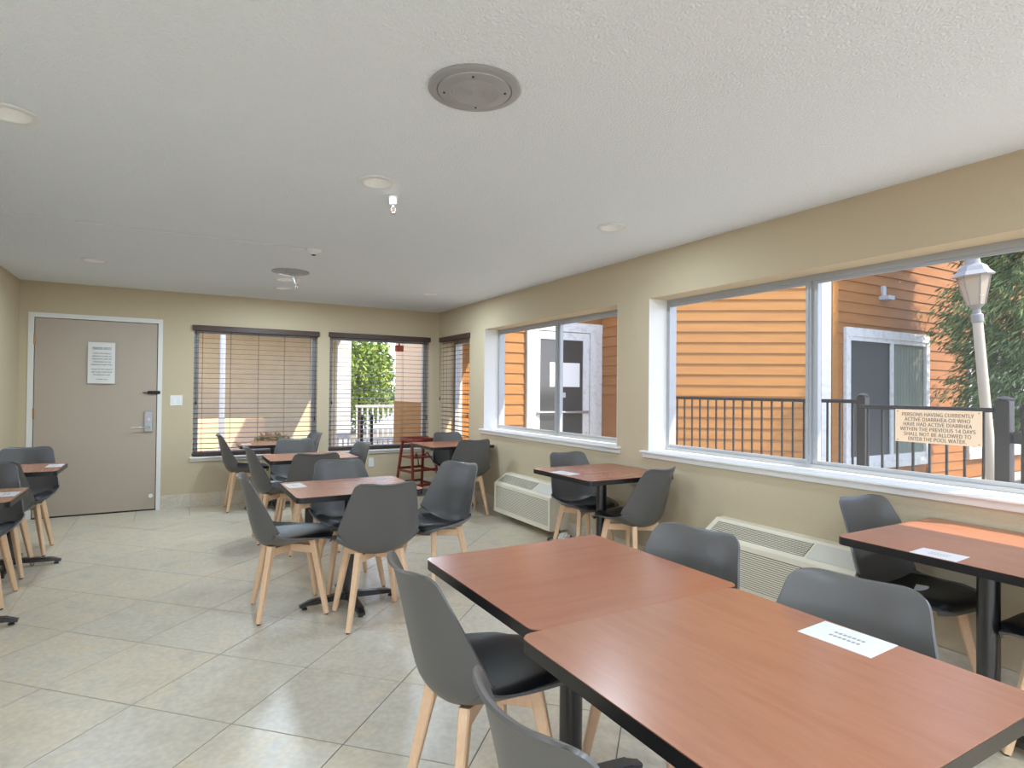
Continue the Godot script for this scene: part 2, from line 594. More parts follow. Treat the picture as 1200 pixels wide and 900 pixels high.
const LAMPS := [[-3.765, 4.63], [-2.29, 4.63], [-0.725, 4.61], [-3.78, 1.52], [-0.727, 1.47], [-2.257, 1.47], [-2.185, 0.947], [-3.77, 7.75], [-2.28, 7.75], [-0.73, 7.75], [-6.4, 7.75], [-3.77, 10.0], [-0.73, 10.0], [-6.4, 10.0]]  # lamps behind the camera and in the lobby are unseen, added for fill
const XL := -4.54
func build_room() -> void:
	# floor: bed of grout, tiles on it
	var st := new_st()
	bx(st, V(-8.7, -0.12, -0.25), V(0.28, -0.003, 11.2))
	var floor_node := structure("floor", st, M.grout)
	var s := 0.5036
	var g := 0.0022
	var ox := -3.681
	var oz := 4.281
	var full := PackedVector2Array()
	var hd := s / sqrt(2.0) - g * 1.414
	for k in 4: full.append(V2(cos(PI / 2 * k), sin(PI / 2 * k)) * hd)
	st = new_st()
	slab(st, full, -0.004, 0.0, 0.0012)
	var full_mesh := commit(st)
	var field := PackedVector2Array([V2(-4.018, 0.504), V2(-0.503, 0.504), V2(-0.503, 8.4), V2(-4.018, 8.4)])
	var k45 := s / sqrt(2.0)
	var n := 0
	for i in range(-16, 22):
		for j in range(-16, 22):
			var c := V2(ox + k45 * (i + j), oz + k45 * (i - j)) + V2(k45, 0)
			if c.x < -4.6 or c.x > 0.1 or c.y < 0.0 or c.y > 8.8: continue
			var p := PackedVector2Array()
			for q in full: p.append(q + c)
			var cut := Geometry2D.intersect_polygons(p, field)
			if cut.is_empty(): continue
			var area := 0.0
			var pl: PackedVector2Array = cut[0]
			for q in pl.size():
				area += pl[q].cross(pl[(q + 1) % pl.size()])
			area = absf(area) / 2
			if area < 0.002: continue
			var m: Material = M.tiles[rng.randi() % 3]
			if absf(area - 2 * hd * hd) < 0.002:
				var o := inst("tile", full_mesh, m, floor_node)
				o.position = V(c.x, 0, c.y)
			else:
				st = new_st()
				slab(st, pl, -0.004, 0.0)
				obj("tile", st, m, floor_node)
			n += 1
	# straight border along the walls
	st = new_st()
	slab(st, PackedVector2Array([V2(-0.2496, -0.2496), V2(0.2496, -0.2496), V2(0.2496, 0.2496), V2(-0.2496, 0.2496)]), -0.004, 0.0, 0.0012)
	var sq := commit(st)
	for i in range(0, 8):
		var o := inst("tile", sq, M.tiles[rng.randi() % 3], floor_node)
		o.position = V(-4.27 + 0.5022 * i, 0, 0.2515)
	for i in range(1, 17):
		for x in [-4.27, -0.2515]:
			var o := inst("tile", sq, M.tiles[rng.randi() % 3], floor_node)
			o.position = V(x, 0, 0.2515 + 0.5022 * i)
	st = new_st()
	bx(st, V(-8.6, -0.003, 8.4), V(0.0, 0.0, 11.0))
	bx(st, V(-8.6, -0.003, 5.4), V(XL + 0.02, 0.0, 8.4))
	obj("lobby_paving", st, M.tiles[0], floor_node)

	# ceiling slab with a round hole for each recessed lamp
	var ce := CSGBox3D.new()
	ce.name = numbered("ceiling")
	ce.size = V(9.1, 0.22, 11.55)
	ce.material = M.ceiling
	ce.position = V(-4.2, H + 0.11, 5.475)
	for p in LAMPS:
		var hole := CSGCylinder3D.new()
		hole.operation = CSGShape3D.OPERATION_SUBTRACTION
		hole.name = "lamp_hole"
		hole.radius = 0.0725
		hole.height = 0.30
		hole.sides = 32
		hole.material = M.ceiling
		ce.add_child(hole, true)
		hole.position = Vector3(p[0], H + 0.05, p[1]) - ce.position
	add_child(ce)
	ce.set_meta("kind", "structure")
	st = new_st()
	bx(st, V(-8.75, H + 0.225, -0.3), V(0.45, H + 0.40, 11.25))
	structure("roof", st, M.outwhite)
	# unseen eave added along the window wall to block direct sun
	st = new_st()
	bx(st, V(0.28, H + 0.08, -0.08), V(0.86, H + 0.20, 7.3))
	structure("added_sun_eave", st, M.outwhite)

	# walls
	st = new_st()
	wall_x(st, XL - 0.2, 0.28, 0.0, H, -0.16, 0.0, [[-4.468, -3.294, 0.0, 2.10], [-2.985, -1.628, 0.566, 2.03], [-1.478, -0.142, 0.566, 2.03]])
	structure("wall_back", st, M.wall)
	st = new_st()
	wall_z(st, 0.0, 11.2, 0.0, H, 0.0, 0.28, [[0.10, 0.985, 0.62, 2.03], [1.387, 3.803, 0.885, 2.072], [4.175, 7.95, 0.885, 2.072], [8.5, 10.6, 0.4, 2.1]])
	structure("wall_right", st, M.wall)
	st = new_st()
	wall_z(st, 0.0, 5.2, 0.0, H, XL - 0.2, XL, [[0.95, 4.95, 0.80, 2.15]])
	bx(st, V(-8.75, 0, 5.2), V(XL, H, 5.4))
	structure("wall_left", st, M.wall)
	st = new_st()
	wall_z(st, 5.4, 11.2, 0.0, H, -8.75, -8.6, [[5.9, 10.7, 0.3, 2.2]])
	structure("wall_lobby", st, M.wall)
	st = new_st()
	wall_x(st, -8.75, 0.28, 0.0, H, 11.0, 11.2, [[-8.2, -4.4, 0.2, 2.25], [-4.1, -0.4, 0.2, 2.25]])
	structure("wall_rear", st, M.wall)

	# tiled skirting on the back and right walls
	var bb := structure_node("baseboard_back")
	var x := -3.292
	var wd := [0.29, 0.31, 0.50, 0.50, 0.50, 0.50, 0.50, 0.21]
	for i in wd.size():
		st = new_st()
		bevel_box(st, V(x + 0.0015, 0.0, 0.0), V(minf(x + wd[i] - 0.0015, -0.012), 0.152, 0.011), 0.001)
		obj("tile", st, M.basetiles[i % 3], bb)
		x += wd[i]
	var br := structure_node("baseboard_right")
	var z := 0.011
	for i in 17:
		st = new_st()
		bevel_box(st, V(-0.011, 0.0, z + 0.0015), V(0.0, 0.152, z + 0.4985), 0.001)
		obj("tile", st, M.basetiles[i % 3], br)
		z += 0.5
	var bl := structure_node("baseboard_left")
	z = 0.011
	for i in 10:
		st = new_st()
		bevel_box(st, V(XL, 0.0, z + 0.0015), V(XL + 0.011, 0.152, z + 0.4985), 0.001)
		obj("tile", st, M.basetiles[i % 3], bl)
		z += 0.5

func window_right(called: String, za: float, zb: float, ya: float, yb: float, mull: Array) -> void:
	# aluminium slider set towards the outer face, white lining of the reveal, sill inside
	var w := structure_node(called)
	var st := new_st()
	var f := 0.035
	var x0 := 0.185
	var x1 := 0.255
	bx(st, V(x0, ya, za), V(x1, ya + f, zb))
	bx(st, V(x0, yb - f, za), V(x1, yb, zb))
	bx(st, V(x0, ya + f, za), V(x1, yb - f, za + f))
	bx(st, V(x0, ya + f, zb - f), V(x1, yb - f, zb))
	obj("frame", st, M.alu, w)
	st = new_st()
	bx(st, V(x0 + 0.012, ya + f, za + f), V(x0 + 0.03, ya + f + 0.022, zb - f))
	bx(st, V(x0 + 0.012, yb - f - 0.018, za + f), V(x0 + 0.03, yb - f, zb - f))
	obj("track", st, M.alu, w)
	for z in mull:
		st = new_st()
		bx(st, V(x0 - 0.006, ya + f, z - 0.036), V(x0 + 0.025, yb - f, z - 0.002))
		bx(st, V(x0 + 0.0095, ya + f, z - 0.0085), V(x0 + 0.045, yb - f, z + 0.034))
		bx(st, V(x0 - 0.012, ya + f, z - 0.022), V(x0 - 0.004, yb - f, z - 0.014))
		obj("mullion", st, M.alu, w)
	var edges := [za + f]
	for z in mull: edges.append(z)
	edges.append(zb - f)
	for i in edges.size() - 1:
		st = new_st()
		var gx: float = x0 + 0.022 + 0.012 * (i % 2)
		quad(st, V(gx, ya + f, edges[i]), V(gx, yb - f, edges[i]), V(gx, yb - f, edges[i + 1]), V(gx, ya + f, edges[i + 1]))
		obj("pane", st, M.glass, w)
	st = new_st()
	bx(st, V(0.0, ya, za - 0.001), V(x0, yb, za + 0.004))
	bx(st, V(0.0, ya, zb - 0.004), V(x0, yb, zb + 0.001))
	obj("jamb_lining", st, M.white, w)
	var t := structure_node("trim_" + called.get_slice("_", 1))
	st = new_st()
	bevel_box(st, V(-0.045, ya - 0.004, za - 0.055), V(x0 + 0.002, ya + 0.012, zb + 0.055), 0.004)
	obj("sill", st, M.white, t)
	st = new_st()
	bevel_box(st, V(-0.02, ya - 0.042, za - 0.045), V(0.0, ya - 0.004, zb + 0.045), 0.003)
	obj("apron", st, M.trim, t)

func plain_window(called: String, a: Vector3, b: Vector3, along_x: bool, n: int) -> void:
	var w := structure_node(called)
	var st := new_st()
	var f := 0.05
	var d := V(1, 0, 0) if along_x else V(0, 0, 1)
	var L := (b - a).dot(d)
	var th := (b - a) - d * L - V(0, b.y - a.y, 0)
	for k in 2:
		var y0 := a.y if k == 0 else b.y - f
		bx(st, V(a.x, y0, a.z), V(a.x, y0 + f, a.z) + d * L + th)
	for k in n + 1:
		var p := a + d * (L - f) * k / n + V(0, f, 0)
		bx(st, p, p + d * f + th + V(0, b.y - a.y - 2 * f, 0))
	obj("frame", st, M.alu, w)
	for k in n:
		st = new_st()
		var p := a + th * 0.5 + d * ((L - f) * k / n + f)
		var q := a + th * 0.5 + d * ((L - f) * (k + 1) / n)
		quad(st, p + V(0, f, 0), p + V(0, b.y - a.y - f, 0), q + V(0, b.y - a.y - f, 0), q + V(0, f, 0))
		obj("pane", st, M.glass, w)

func build_windows() -> void:
	window_right("window_1", 1.387, 3.803, 0.885, 2.072, [2.65])
	window_right("window_2", 4.175, 7.95, 0.885, 2.072, [5.40, 6.68])
	plain_window("window_3", V(-2.985, 0.566, -0.15), V(-1.628, 2.03, -0.09), true, 1)
	plain_window("window_4", V(-1.478, 0.566, -0.15), V(-0.142, 2.03, -0.09), true, 1)
	plain_window("window_5", V(0.19, 0.62, 0.10), V(0.25, 2.03, 0.985), false, 1)
	plain_window("added_window_6", V(0.15, 0.4, 8.5), V(0.22, 2.1, 10.6), false, 2)  # this and the rear and lobby windows: unseen, added for more daylight
	plain_window("added_window_7", V(-8.2, 0.2, 11.05), V(-4.4, 2.25, 11.13), true, 4)
	plain_window("added_window_8", V(-4.1, 0.2, 11.05), V(-0.4, 2.25, 11.13), true, 4)
	plain_window("added_window_9", V(-8.70, 0.3, 5.9), V(-8.64, 2.2, 10.7), false, 4)
	plain_window("added_window_10", V(XL - 0.15, 0.80, 0.95), V(XL - 0.09, 2.15, 4.95), false, 3)  # out-of-view opening added in the left wall for fill daylight
	# sills below the blinds on the back wall
	for k in 2:
		var xa: float = [-3.02, -1.50][k]
		var xb: float = [-1.60, -0.12][k]
		var t := structure_node("trim_%d" % (3 + k))
		var st := new_st()
		bevel_box(st, V(xa, 0.545, -0.09), V(xb, 0.566, 0.035), 0.004)
		obj("sill", st, M.white, t)
		st = new_st()
		bevel_box(st, V(xa + 0.01, 0.515, 0.0), V(xb - 0.01, 0.545, 0.016), 0.003)
		obj("apron", st, M.trim, t)

func make_blind(called: String, label: String, w: float, y0: float, y1: float, at: Vector3, turn: float, cords: Array) -> Node3D:
	# local x along the width, local z towards the room
	var b := thing(called, label, "blind", at, turn, "dark wooden slat blinds")
	var st := new_st()
	bevel_box(st, V(0, y1 - 0.062, -0.055), V(w, y1, 0.028), 0.004)
	obj("valance", st, M.walnut, b)
	var pitch := 0.0575
	var n := int((y1 - 0.062 - y0 - 0.05) / pitch)
	st = new_st()
	# slightly crowned slat, tipped a little
	var hw := 0.025
	var xf := Transform3D(Basis(Vector3.RIGHT, deg_to_rad(4.0)), Vector3.ZERO)
	bevel_box(st, V(0.012, -0.0016, -hw), V(w - 0.012, 0.0016, hw), 0.0008, xf)
	var sm := commit(st)
	for i in n + 1:
		var o := inst("slat", sm, M.slat, b)
		o.position = V(0, y1 - 0.085 - i * pitch, -0.02)
	st = new_st()
	bevel_box(st, V(0.008, y0, -0.045), V(w - 0.008, y0 + 0.036, 0.005), 0.005)
	obj("bottom_rail", st, M.walnut, b)
	for c in cords:
		st = new_st()
		for dz in [-0.046, 0.006]:
			tube(st, [V(c * w, y0 + 0.03, dz), V(c * w, y1 - 0.06, dz)], 0.0014, 5)
		obj("ladder_cord", st, M.cord, b)
	for c in [0.03, 0.965]:
		st = new_st()
		var yl := y0 + (0.62 if c < 0.5 else 0.42)
		tube(st, [V(c * w, yl, 0.018), V(c * w, y1 - 0.06, 0.018)], 0.0016, 5)
		lathe(st, [V2(0.002, yl + 0.01), V2(0.007, yl - 0.01), V2(0.008, yl - 0.035), V2(0.0, yl - 0.04)], V(c * w, 0, 0.018), 8)
		obj("pull_cord", st, M.dark, b)
	return b
func build_blinds() -> void:
	make_blind("window_blind", "wide dark wooden slat blind on the back window beside the door", 1.395, 0.575, 2.062, V(-3.005, 0, 0.0), 0, [0.075, 0.285, 0.50, 0.71, 0.93])
	make_blind("window_blind", "dark wooden slat blind on the back window next to the room corner", 1.365, 0.575, 2.066, V(-1.494, 0, 0.0), 0, [0.06, 0.29, 0.50, 0.72, 0.95])
	make_blind("window_blind", "narrow dark wooden slat blind on the right wall in the room corner", 0.935, 0.63, 2.066, V(0.0, 0, 0.065), -90, [0.12, 0.5, 0.88])

func build_door() -> void:
	var d := structure_node("door_1")
	var st := new_st()
	bevel_box(st, V(-4.414, 0.012, -0.05), V(-3.344, 2.048, -0.004), 0.002)
	obj("leaf", st, M.door, d)
	st = new_st()
	bx(st, V(-4.468, 0, -0.12), V(-4.42, 2.053, 0.006))
	bx(st, V(-3.338, 0, -0.12), V(-3.294, 2.053, 0.006))
	bx(st, V(-4.468, 2.053, -0.12), V(-3.294, 2.102, 0.006))
	obj("frame", st, M.trim, d)
	st = new_st()
	bx(st, V(-4.43, 0.0, -0.16), V(-3.33, 2.06, -0.06))
	obj("stop", st, M.dark, d)
	st = new_st()
	bx(st, V(-4.42, 0.0, -0.05), V(-3.338, 0.006, 0.0))
	obj("threshold", st, M.dark, d)
	for y in [1.83, 1.07, 0.25]:
		st = new_st()
		tube(st, [V(-4.416, y - 0.055, 0.002), V(-4.416, y + 0.055, 0.002)], 0.008, 8)
		obj("hinge", st, M.brass, d)
	# lock plate with lever
	var lk := inst("lock_plate", null, M.brushed, d)
	st = new_st()
	bevel_box(st, V(-3.458, 0.862, -0.004), V(-3.378, 1.085, 0.016), 0.005)
	lk.mesh = commit(st)
	st = new_st()
	tube(st, [V(-3.412, 1.0, 0.016), V(-3.412, 1.0, 0.03)], 0.016, 14)
	obj("thumb_turn", st, M.steel, lk)
	st = new_st()
	tube(st, [V(-3.412, 0.915, 0.014), V(-3.412, 0.915, 0.045), V(-3.425, 0.915, 0.055), V(-3.48, 0.914, 0.056), V(-3.58, 0.910, 0.052)], 0.010, 10, 0.006)
	obj("lever", st, M.steel, lk)
	# swing bar guard
	var g := inst("swing_guard", null, M.black, d)
	st = new_st()
	bevel_box(st, V(-3.43, 1.276, -0.004), V(-3.31, 1.31, 0.022), 0.006)
	g.mesh = commit(st)
	st = new_st()
	tube(st, [V(-3.42, 1.293, 0.012), V(-3.475, 1.292, 0.012)], 0.005, 8)
	obj("guard_pin", st, M.black, g)
	st = new_st()
	tube(st, [V(-3.385, 0.165, -0.004), V(-3.385, 0.165, 0.03)], 0.012, 10)
	tube(st, [V(-3.385, 0.165, 0.03), V(-3.385, 0.165, 0.05)], 0.021, 12)
	obj("door_bumper", st, M.white, d)
	# notice on the door
	var n := thing("door_notice", "white printed notice sheet on the beige door", "sign", V(-3.85, 1.385, 0.0))
	st = new_st()
	var N := 8
	st.set_smooth_group(1)
	for i in N:
		var fa := func(k: int) -> float: return 0.006 + 0.014 * sin(PI * (0.12 + 0.6 * float(k) / N))
		var xa := -0.12 + 0.24 * i / N
		var xb := -0.12 + 0.24 * (i + 1) / N
		quad(st, V(xa, 0.0 , fa.call(i)), V(xa, 0.435, fa.call(i)), V(xb, 0.435, fa.call(i + 1)), V(xb, 0.0, fa.call(i + 1)))
		quad(st, V(xa, 0.0, fa.call(i) - 0.001), V(xb, 0.0, fa.call(i + 1) - 0.001), V(xb, 0.435, fa.call(i + 1) - 0.001), V(xa, 0.435, fa.call(i) - 0.001))
	obj("sheet", st, M.paper, n)
	var lines := [["PLEASE NOTE", 0.375, 0.16, 0.022], ["OUR HOTEL KINDLY", 0.318, 0.16, 0.016], ["REMINDS YOU THAT ALL", 0.288, 0.17, 0.016], ["BREAKFAST MUST BE", 0.258, 0.165, 0.016], ["CONSUMED IN THE", 0.228, 0.16, 0.016], ["BREAKFAST AREA ONLY", 0.198, 0.185, 0.016], ["PLEASE DO NOT REMOVE", 0.150, 0.185, 0.016], ["ANY FOOD ITEMS FROM", 0.120, 0.18, 0.016], ["THE BREAKFAST AREA", 0.092, 0.15, 0.016], ["THANK YOU", 0.045, 0.10, 0.014]]
	for l in lines:
		text(l[0], l[3], M.ink, n, V(0.004, l[1], 0.0213), 0.0, "lettering", l[2])
	st = new_st()
	bx(st, V(-0.08, 0.360, 0.0206), V(0.085, 0.3625, 0.0216))
	obj("underline", st, M.ink, n)

func build_ceiling_fittings() -> void:
	# ceiling loudspeakers: stepped brushed disc with concentric grille
	var k := 0
	for p in [V(-2.278, H, 5.742), V(-2.27, H, 1.915)]:
		var lab: String = ["round brushed metal ceiling speaker, the large one near the camera", "round brushed metal ceiling speaker farther back, near the far sprinkler"][k]
		var t := thing("ceiling_speaker", lab, "speaker", p, 0, "round metal ceiling speakers")
		var st := new_st()
		lathe(st, [V2(0.162, 0.0), V2(0.164, -0.006), V2(0.155, -0.010), V2(0.134, -0.012), V2(0.130, -0.004)], Vector3.ZERO, 56)
		obj("outer_ring", st, M.brushed, t)
		st = new_st()
		lathe(st, [V2(0.132, -0.006), V2(0.128, -0.014), V2(0.09, -0.018)], Vector3.ZERO, 56)
		obj("dished_plate", st, M.brushed, t)
		st = new_st()
		var pr := []
		for i in 24:
			var r := 0.09 - i * 0.09 / 24
			pr.append(V2(r, -0.018 - (0.0016 if i % 2 else 0.0)))
		pr.append(V2(0.0, -0.018))
		lathe(st, pr, Vector3.ZERO, 48)
		obj("grille", st, M.brushed, t)
		for a in 4:
			st = new_st()
			var an := TAU * a / 4 + 0.5
			lathe(st, [V2(0.004, -0.012), V2(0.004, -0.0185), V2(0, -0.019)], V(cos(an) * 0.108, 0, sin(an) * 0.108), 8)
			obj("screw", st, M.dark, t)
		k += 1
	# recessed downlights: flange, baffle and lens
	var names := ["near the left edge", "beside the near sprinkler", "closest to the right wall windows", "above the beige door", "in the far corner above the corner table", "just behind the far sprinkler", "farthest back, in front of the wide back blind", "added unseen behind the camera on its left", "added unseen right above the camera", "added unseen behind the camera by the window wall", "added unseen over the lobby on the left", "added unseen at the rear of the room", "added unseen at the rear by the window wall", "added unseen at the rear of the lobby"]
	k = 0
	var first: Node3D = null
	for q in LAMPS:
		var p := V(q[0], H, q[1])
		var lab := "white recessed ceiling downlight " + str(names[k])
		if first == null:
			first = thing("downlight", lab, "ceiling light", p, 0, "white recessed downlights")
			var st := new_st()
			lathe(st, [V2(0.098, 0.0), V2(0.098, -0.004), V2(0.092, -0.007), V2(0.074, -0.008), V2(0.070, -0.004), V2(0.0715, 0.002)], Vector3.ZERO, 48)
			obj("flange", st, M.white, first)
			st = new_st()
			lathe(st, [V2(0.0705, -0.004), V2(0.067, 0.015), V2(0.064, 0.035), V2(0.062, 0.048)], Vector3.ZERO, 48)
			obj("baffle", st, M.white, first)
			st = new_st()
			lathe(st, [V2(0.0625, 0.047), V2(0.0, 0.047)], Vector3.ZERO, 36)
			obj("lens", st, M.lamp_lens, first)
		else:
			copy_of(first, p, 0, lab, "downlight")
		var l := AreaLight3D.new()
		l.name = "added_fill_light"  # fill light added under each fitting, the fittings are really unlit
		l.area_size = V2(0.13, 0.13)
		l.light_energy = fill_energy * (1.4 if q[1] > 7.0 else (1.1 if q[1] < 2.0 else 0.7))
		l.light_color = Color(0.85, 0.935, 1.0)
		l.area_range = 14.0
		l.shadow_enabled = true
		add_child(l, true)
		l.position = p + V(0, -0.0085, 0)
		l.rotation.x = -PI / 2
		k += 1
	# sprinklers
	k = 0
	for p in [V(-2.150, H, 4.47), V(-2.165, H, 1.62)]:
		var t := thing("fire_sprinkler", ["fire sprinkler with white cup, the nearer one hanging from the ceiling", "fire sprinkler with white cup, the far one next to the far speaker"][k], "sprinkler", p, 0, "fire sprinklers")
		var st := new_st()
		lathe(st, [V2(0.030, 0.0), V2(0.030, -0.006), V2(0.024, -0.02), V2(0.021, -0.052), V2(0.0, -0.054)], Vector3.ZERO, 24)
		obj("cup", st, M.trim, t)
		st = new_st()
		tube(st, [V(0, -0.053, 0), V(0, -0.066, 0)], 0.009, 10)
		for s in [-1, 1]:
			tube(st, [V(0.007 * s, -0.06, 0), V(0.012 * s, -0.075, 0), V(0.011 * s, -0.085, 0), V(0.003 * s, -0.098, 0)], 0.0022, 6)
		obj("frame_arms", st, M.brushed, t)
		st = new_st()
		tube(st, [V(0, -0.066, 0), V(0, -0.094, 0)], 0.003, 8)
		obj("bulb", st, M.red, t)
		st = new_st()
		lathe(st, [V2(0.004, -0.096), V2(0.014, -0.102), V2(0.0, -0.104)], Vector3.ZERO, 16)
		obj("deflector", st, M.brushed, t)
		k += 1
	# sensor with surface cable
	var sn := thing("ceiling_sensor", "small white cone sensor at the end of the ceiling cable", "sensor", V(-2.262, H, 2.90))
	var st2 := new_st()
	lathe(st2, [V2(0.062, 0.0), V2(0.060, -0.008), V2(0.045, -0.026), V2(0.028, -0.036), V2(0.0, -0.037)], Vector3.ZERO, 32)
	obj("housing", st2, M.white, sn)
	st2 = new_st()
	lathe(st2, [V2(0.016, -0.036), V2(0.014, -0.042), V2(0.0, -0.043)], V(0, 0, 0), 16)
	obj("lens", st2, M.dark, sn)
	st2 = new_st()
	tube(st2, [V(-4.53, H - 0.004, 2.875), V(-3.4, H - 0.004, 2.905), V(-2.32, H - 0.004, 2.922)], 0.005, 6)
	tag(obj("ceiling_cable", st2, M.white), "thin white cable running across the ceiling to the sensor", "cable")
var fill_energy := 1.25

func build_ptacs() -> void:
	var k := 0
	for q in [[2.06, 0.075], [4.90, 0.135]]:
		var t := thing("wall_air_conditioner", ["cream wall air conditioner under the window with the door view", "cream wall air conditioner under the large window, behind the long table"][k], "air conditioner", V(0, q[1], q[0]), 0, "cream wall air conditioners")
		var L := 1.07
		var D := 0.205
		var HT := 0.395
		# body: section in x (out from the wall) and y, extruded along z
		var sec := [V2(0.0, 0.0), V2(-D + 0.012, 0.0), V2(-D, 0.012), V2(-D, 0.30), V2(-D + 0.008, 0.312), V2(-0.085, HT - 0.012), V2(-0.068, HT), V2(0.0, HT)]
		var st := new_st()
		var n := sec.size()
		for i in n:
			var j := (i + 1) % n
			var a: Vector2 = sec[i]
			var b: Vector2 = sec[j]
			quad(st, V(a.x, a.y, 0), V(b.x, b.y, 0), V(b.x, b.y, L), V(a.x, a.y, L))
		for zz in [0.0, L]:
			for i in range(1, n - 1):
				var a: Vector2 = sec[0]
				var b: Vector2 = sec[i]
				var c: Vector2 = sec[i + 1]
				if zz == 0.0:
					st.add_vertex(V(a.x, a.y, zz)); st.add_vertex(V(c.x, c.y, zz)); st.add_vertex(V(b.x, b.y, zz))
				else:
					st.add_vertex(V(a.x, a.y, zz)); st.add_vertex(V(b.x, b.y, zz)); st.add_vertex(V(c.x, c.y, zz))
		obj("body", st, M.ptac, t)
		# front intake: dark recess with louvres
		st = new_st()
		bx(st, V(-D - 0.001, 0.04, 0.03), V(-D + 0.004, 0.268, L - 0.03))
		var fr := obj("intake_grille", st, M.ptac_dark, t)
		st = new_st()
		var y := 0.042
		while y < 0.266:
			bx(st, V(-D - 0.006, y, 0.03), V(-D - 0.001, y + 0.0075, L - 0.03))
			y += 0.0125
		obj("louvres", st, M.ptac, fr)
		st = new_st()
		bx(st, V(-D - 0.006, 0.268, 0.0), V(-D + 0.002, 0.298, L))
		bx(st, V(-D - 0.006, 0.0, 0.0), V(-D + 0.002, 0.04, L))
		bx(st, V(-D - 0.006, 0.04, 0.0), V(-D + 0.002, 0.268, 0.03))
		bx(st, V(-D - 0.006, 0.04, L - 0.03), V(-D + 0.002, 0.268, L))
		obj("front_frame", st, M.ptac, t)
		# sloped outlet grille
		var p0 := V(-D + 0.008, 0.312, 0)
		var p1 := V(-0.085, HT - 0.012, 0)
		var along := (p1 - p0).normalized()
		var nn := V(-along.y, along.x, 0)
		if nn.y < 0: nn = -nn
		var xf := Transform3D(Basis(along, nn, along.cross(nn)), p0)
		st = new_st()
		bx(st, V(0.015, -0.002, 0.04 * xf.basis.z.z), V(0.128, 0.0015, 0.70 * xf.basis.z.z), xf)
		var og := obj("outlet_grille", st, M.ptac_dark, t)
		st = new_st()
		for i in 9:
			var u := 0.017 + i * 0.0128
			bx(st, V(u, 0.001, 0.04 * xf.basis.z.z), V(u + 0.005, 0.006, 0.70 * xf.basis.z.z), xf)
		obj("outlet_slats", st, M.ptac, og)
		st = new_st()
		bx(st, V(0.012, 0.0, 0.715 * xf.basis.z.z), V(0.132, 0.003, (L - 0.03) * xf.basis.z.z), xf)
		obj("control_lid", st, M.ptac_lid, t)
		k += 1

func card_on(at: Vector3, turn: float, label: String, w := 0.115, d := 0.165) -> void:
	var t := thing("table_card", label, "card", at, turn, "white table cards")
	var st := new_st()
	bx(st, V(-w / 2, 0.0, -d / 2), V(w / 2, 0.0012, d / 2))
	obj("sheet", st, M.card, t)
	st = new_st()
	for q in [[-0.14, 0.13], [0.06, 0.13]]:
		for i in 7:
			var z: float = (-0.2 + 0.062 * i) * d
			bx(st, V(q[0] * w, 0.0012, z), V((q[0] + q[1] * 0.6) * w, 0.0016, z + 0.042 * d))
	obj("print", st, M.print_grey, t)

func build_tables() -> void:
	var list := [
		[V(-2.028, 0, 6.008), 0.755, 0.737, 0.750, "cherry laminate table, far half of the long pair with a black edge", false],
		[V(-2.070, 0, 6.7600), 0.765, 0.765, 0.7515, "cherry laminate table, near half of the long pair in the right foreground", true],
		[V(-0.405, 0, 6.535), 0.780, 0.76, 0.760, "cherry table under the large window at the right edge, catching sunlight", true],
		[V(-0.432, 0, 4.15), 0.765, 0.725, 0.760, "square cherry table by the wall between the two right windows", false],
		[V(-2.205, 0, 3.850), 0.755, 0.625, 0.737, "cherry table in the middle of the floor ringed by four chairs", false],
		[V(-2.095, 0, 2.005), 0.755, 0.58, 0.737, "cherry table second from the back blinds, behind the middle table", false],
		[V(-2.185, 0, 0.465), 0.755, 0.52, 0.733, "cherry table against the wide back blind", true],
		[V(-0.408, 0, 1.395), 0.762, 0.675, 0.737, "cherry table in the far right corner beside the high chair", false],
		[V(-4.215, 0, 1.965), 0.60, 0.565, 0.735, "small cherry table by the left wall near the door", true],
		[V(-4.235, 0, 3.310), 0.60, 0.53, 0.735, "small cherry table by the left wall, the nearer one cut by the frame", true]]
	for e in list:
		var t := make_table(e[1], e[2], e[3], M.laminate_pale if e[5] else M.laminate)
		t.name = numbered("cafe_table")
		add_child(t)
		t.position = e[0]
		tag(t, e[4], "table", "cherry laminate cafe tables")
	card_on(V(-1.757, 0.7515, 6.775), 3, "white printed card on the near half of the long table", 0.125, 0.175)
	card_on(V(-0.735, 0.760, 6.512), 3, "white printed card on the sunlit table at the right edge", 0.115, 0.15)
	card_on(V(-0.732, 0.760, 4.11), 8, "white printed card on the table between the right windows", 0.115, 0.20)
	card_on(V(-2.515, 0.737, 3.695), 4, "white printed card on the middle table ringed by four chairs", 0.11, 0.17)
	card_on(V(-2.48, 0.733, 0.50), 0, "white printed card on the table against the wide back blind", 0.10, 0.16)
	card_on(V(-3.975, 0.735, 1.885), 0, "white printed card on the small table near the door", 0.10, 0.18)
	card_on(V(-4.0, 0.735, 3.29), 0, "white printed card on the small table cut by the left frame edge", 0.10, 0.16)

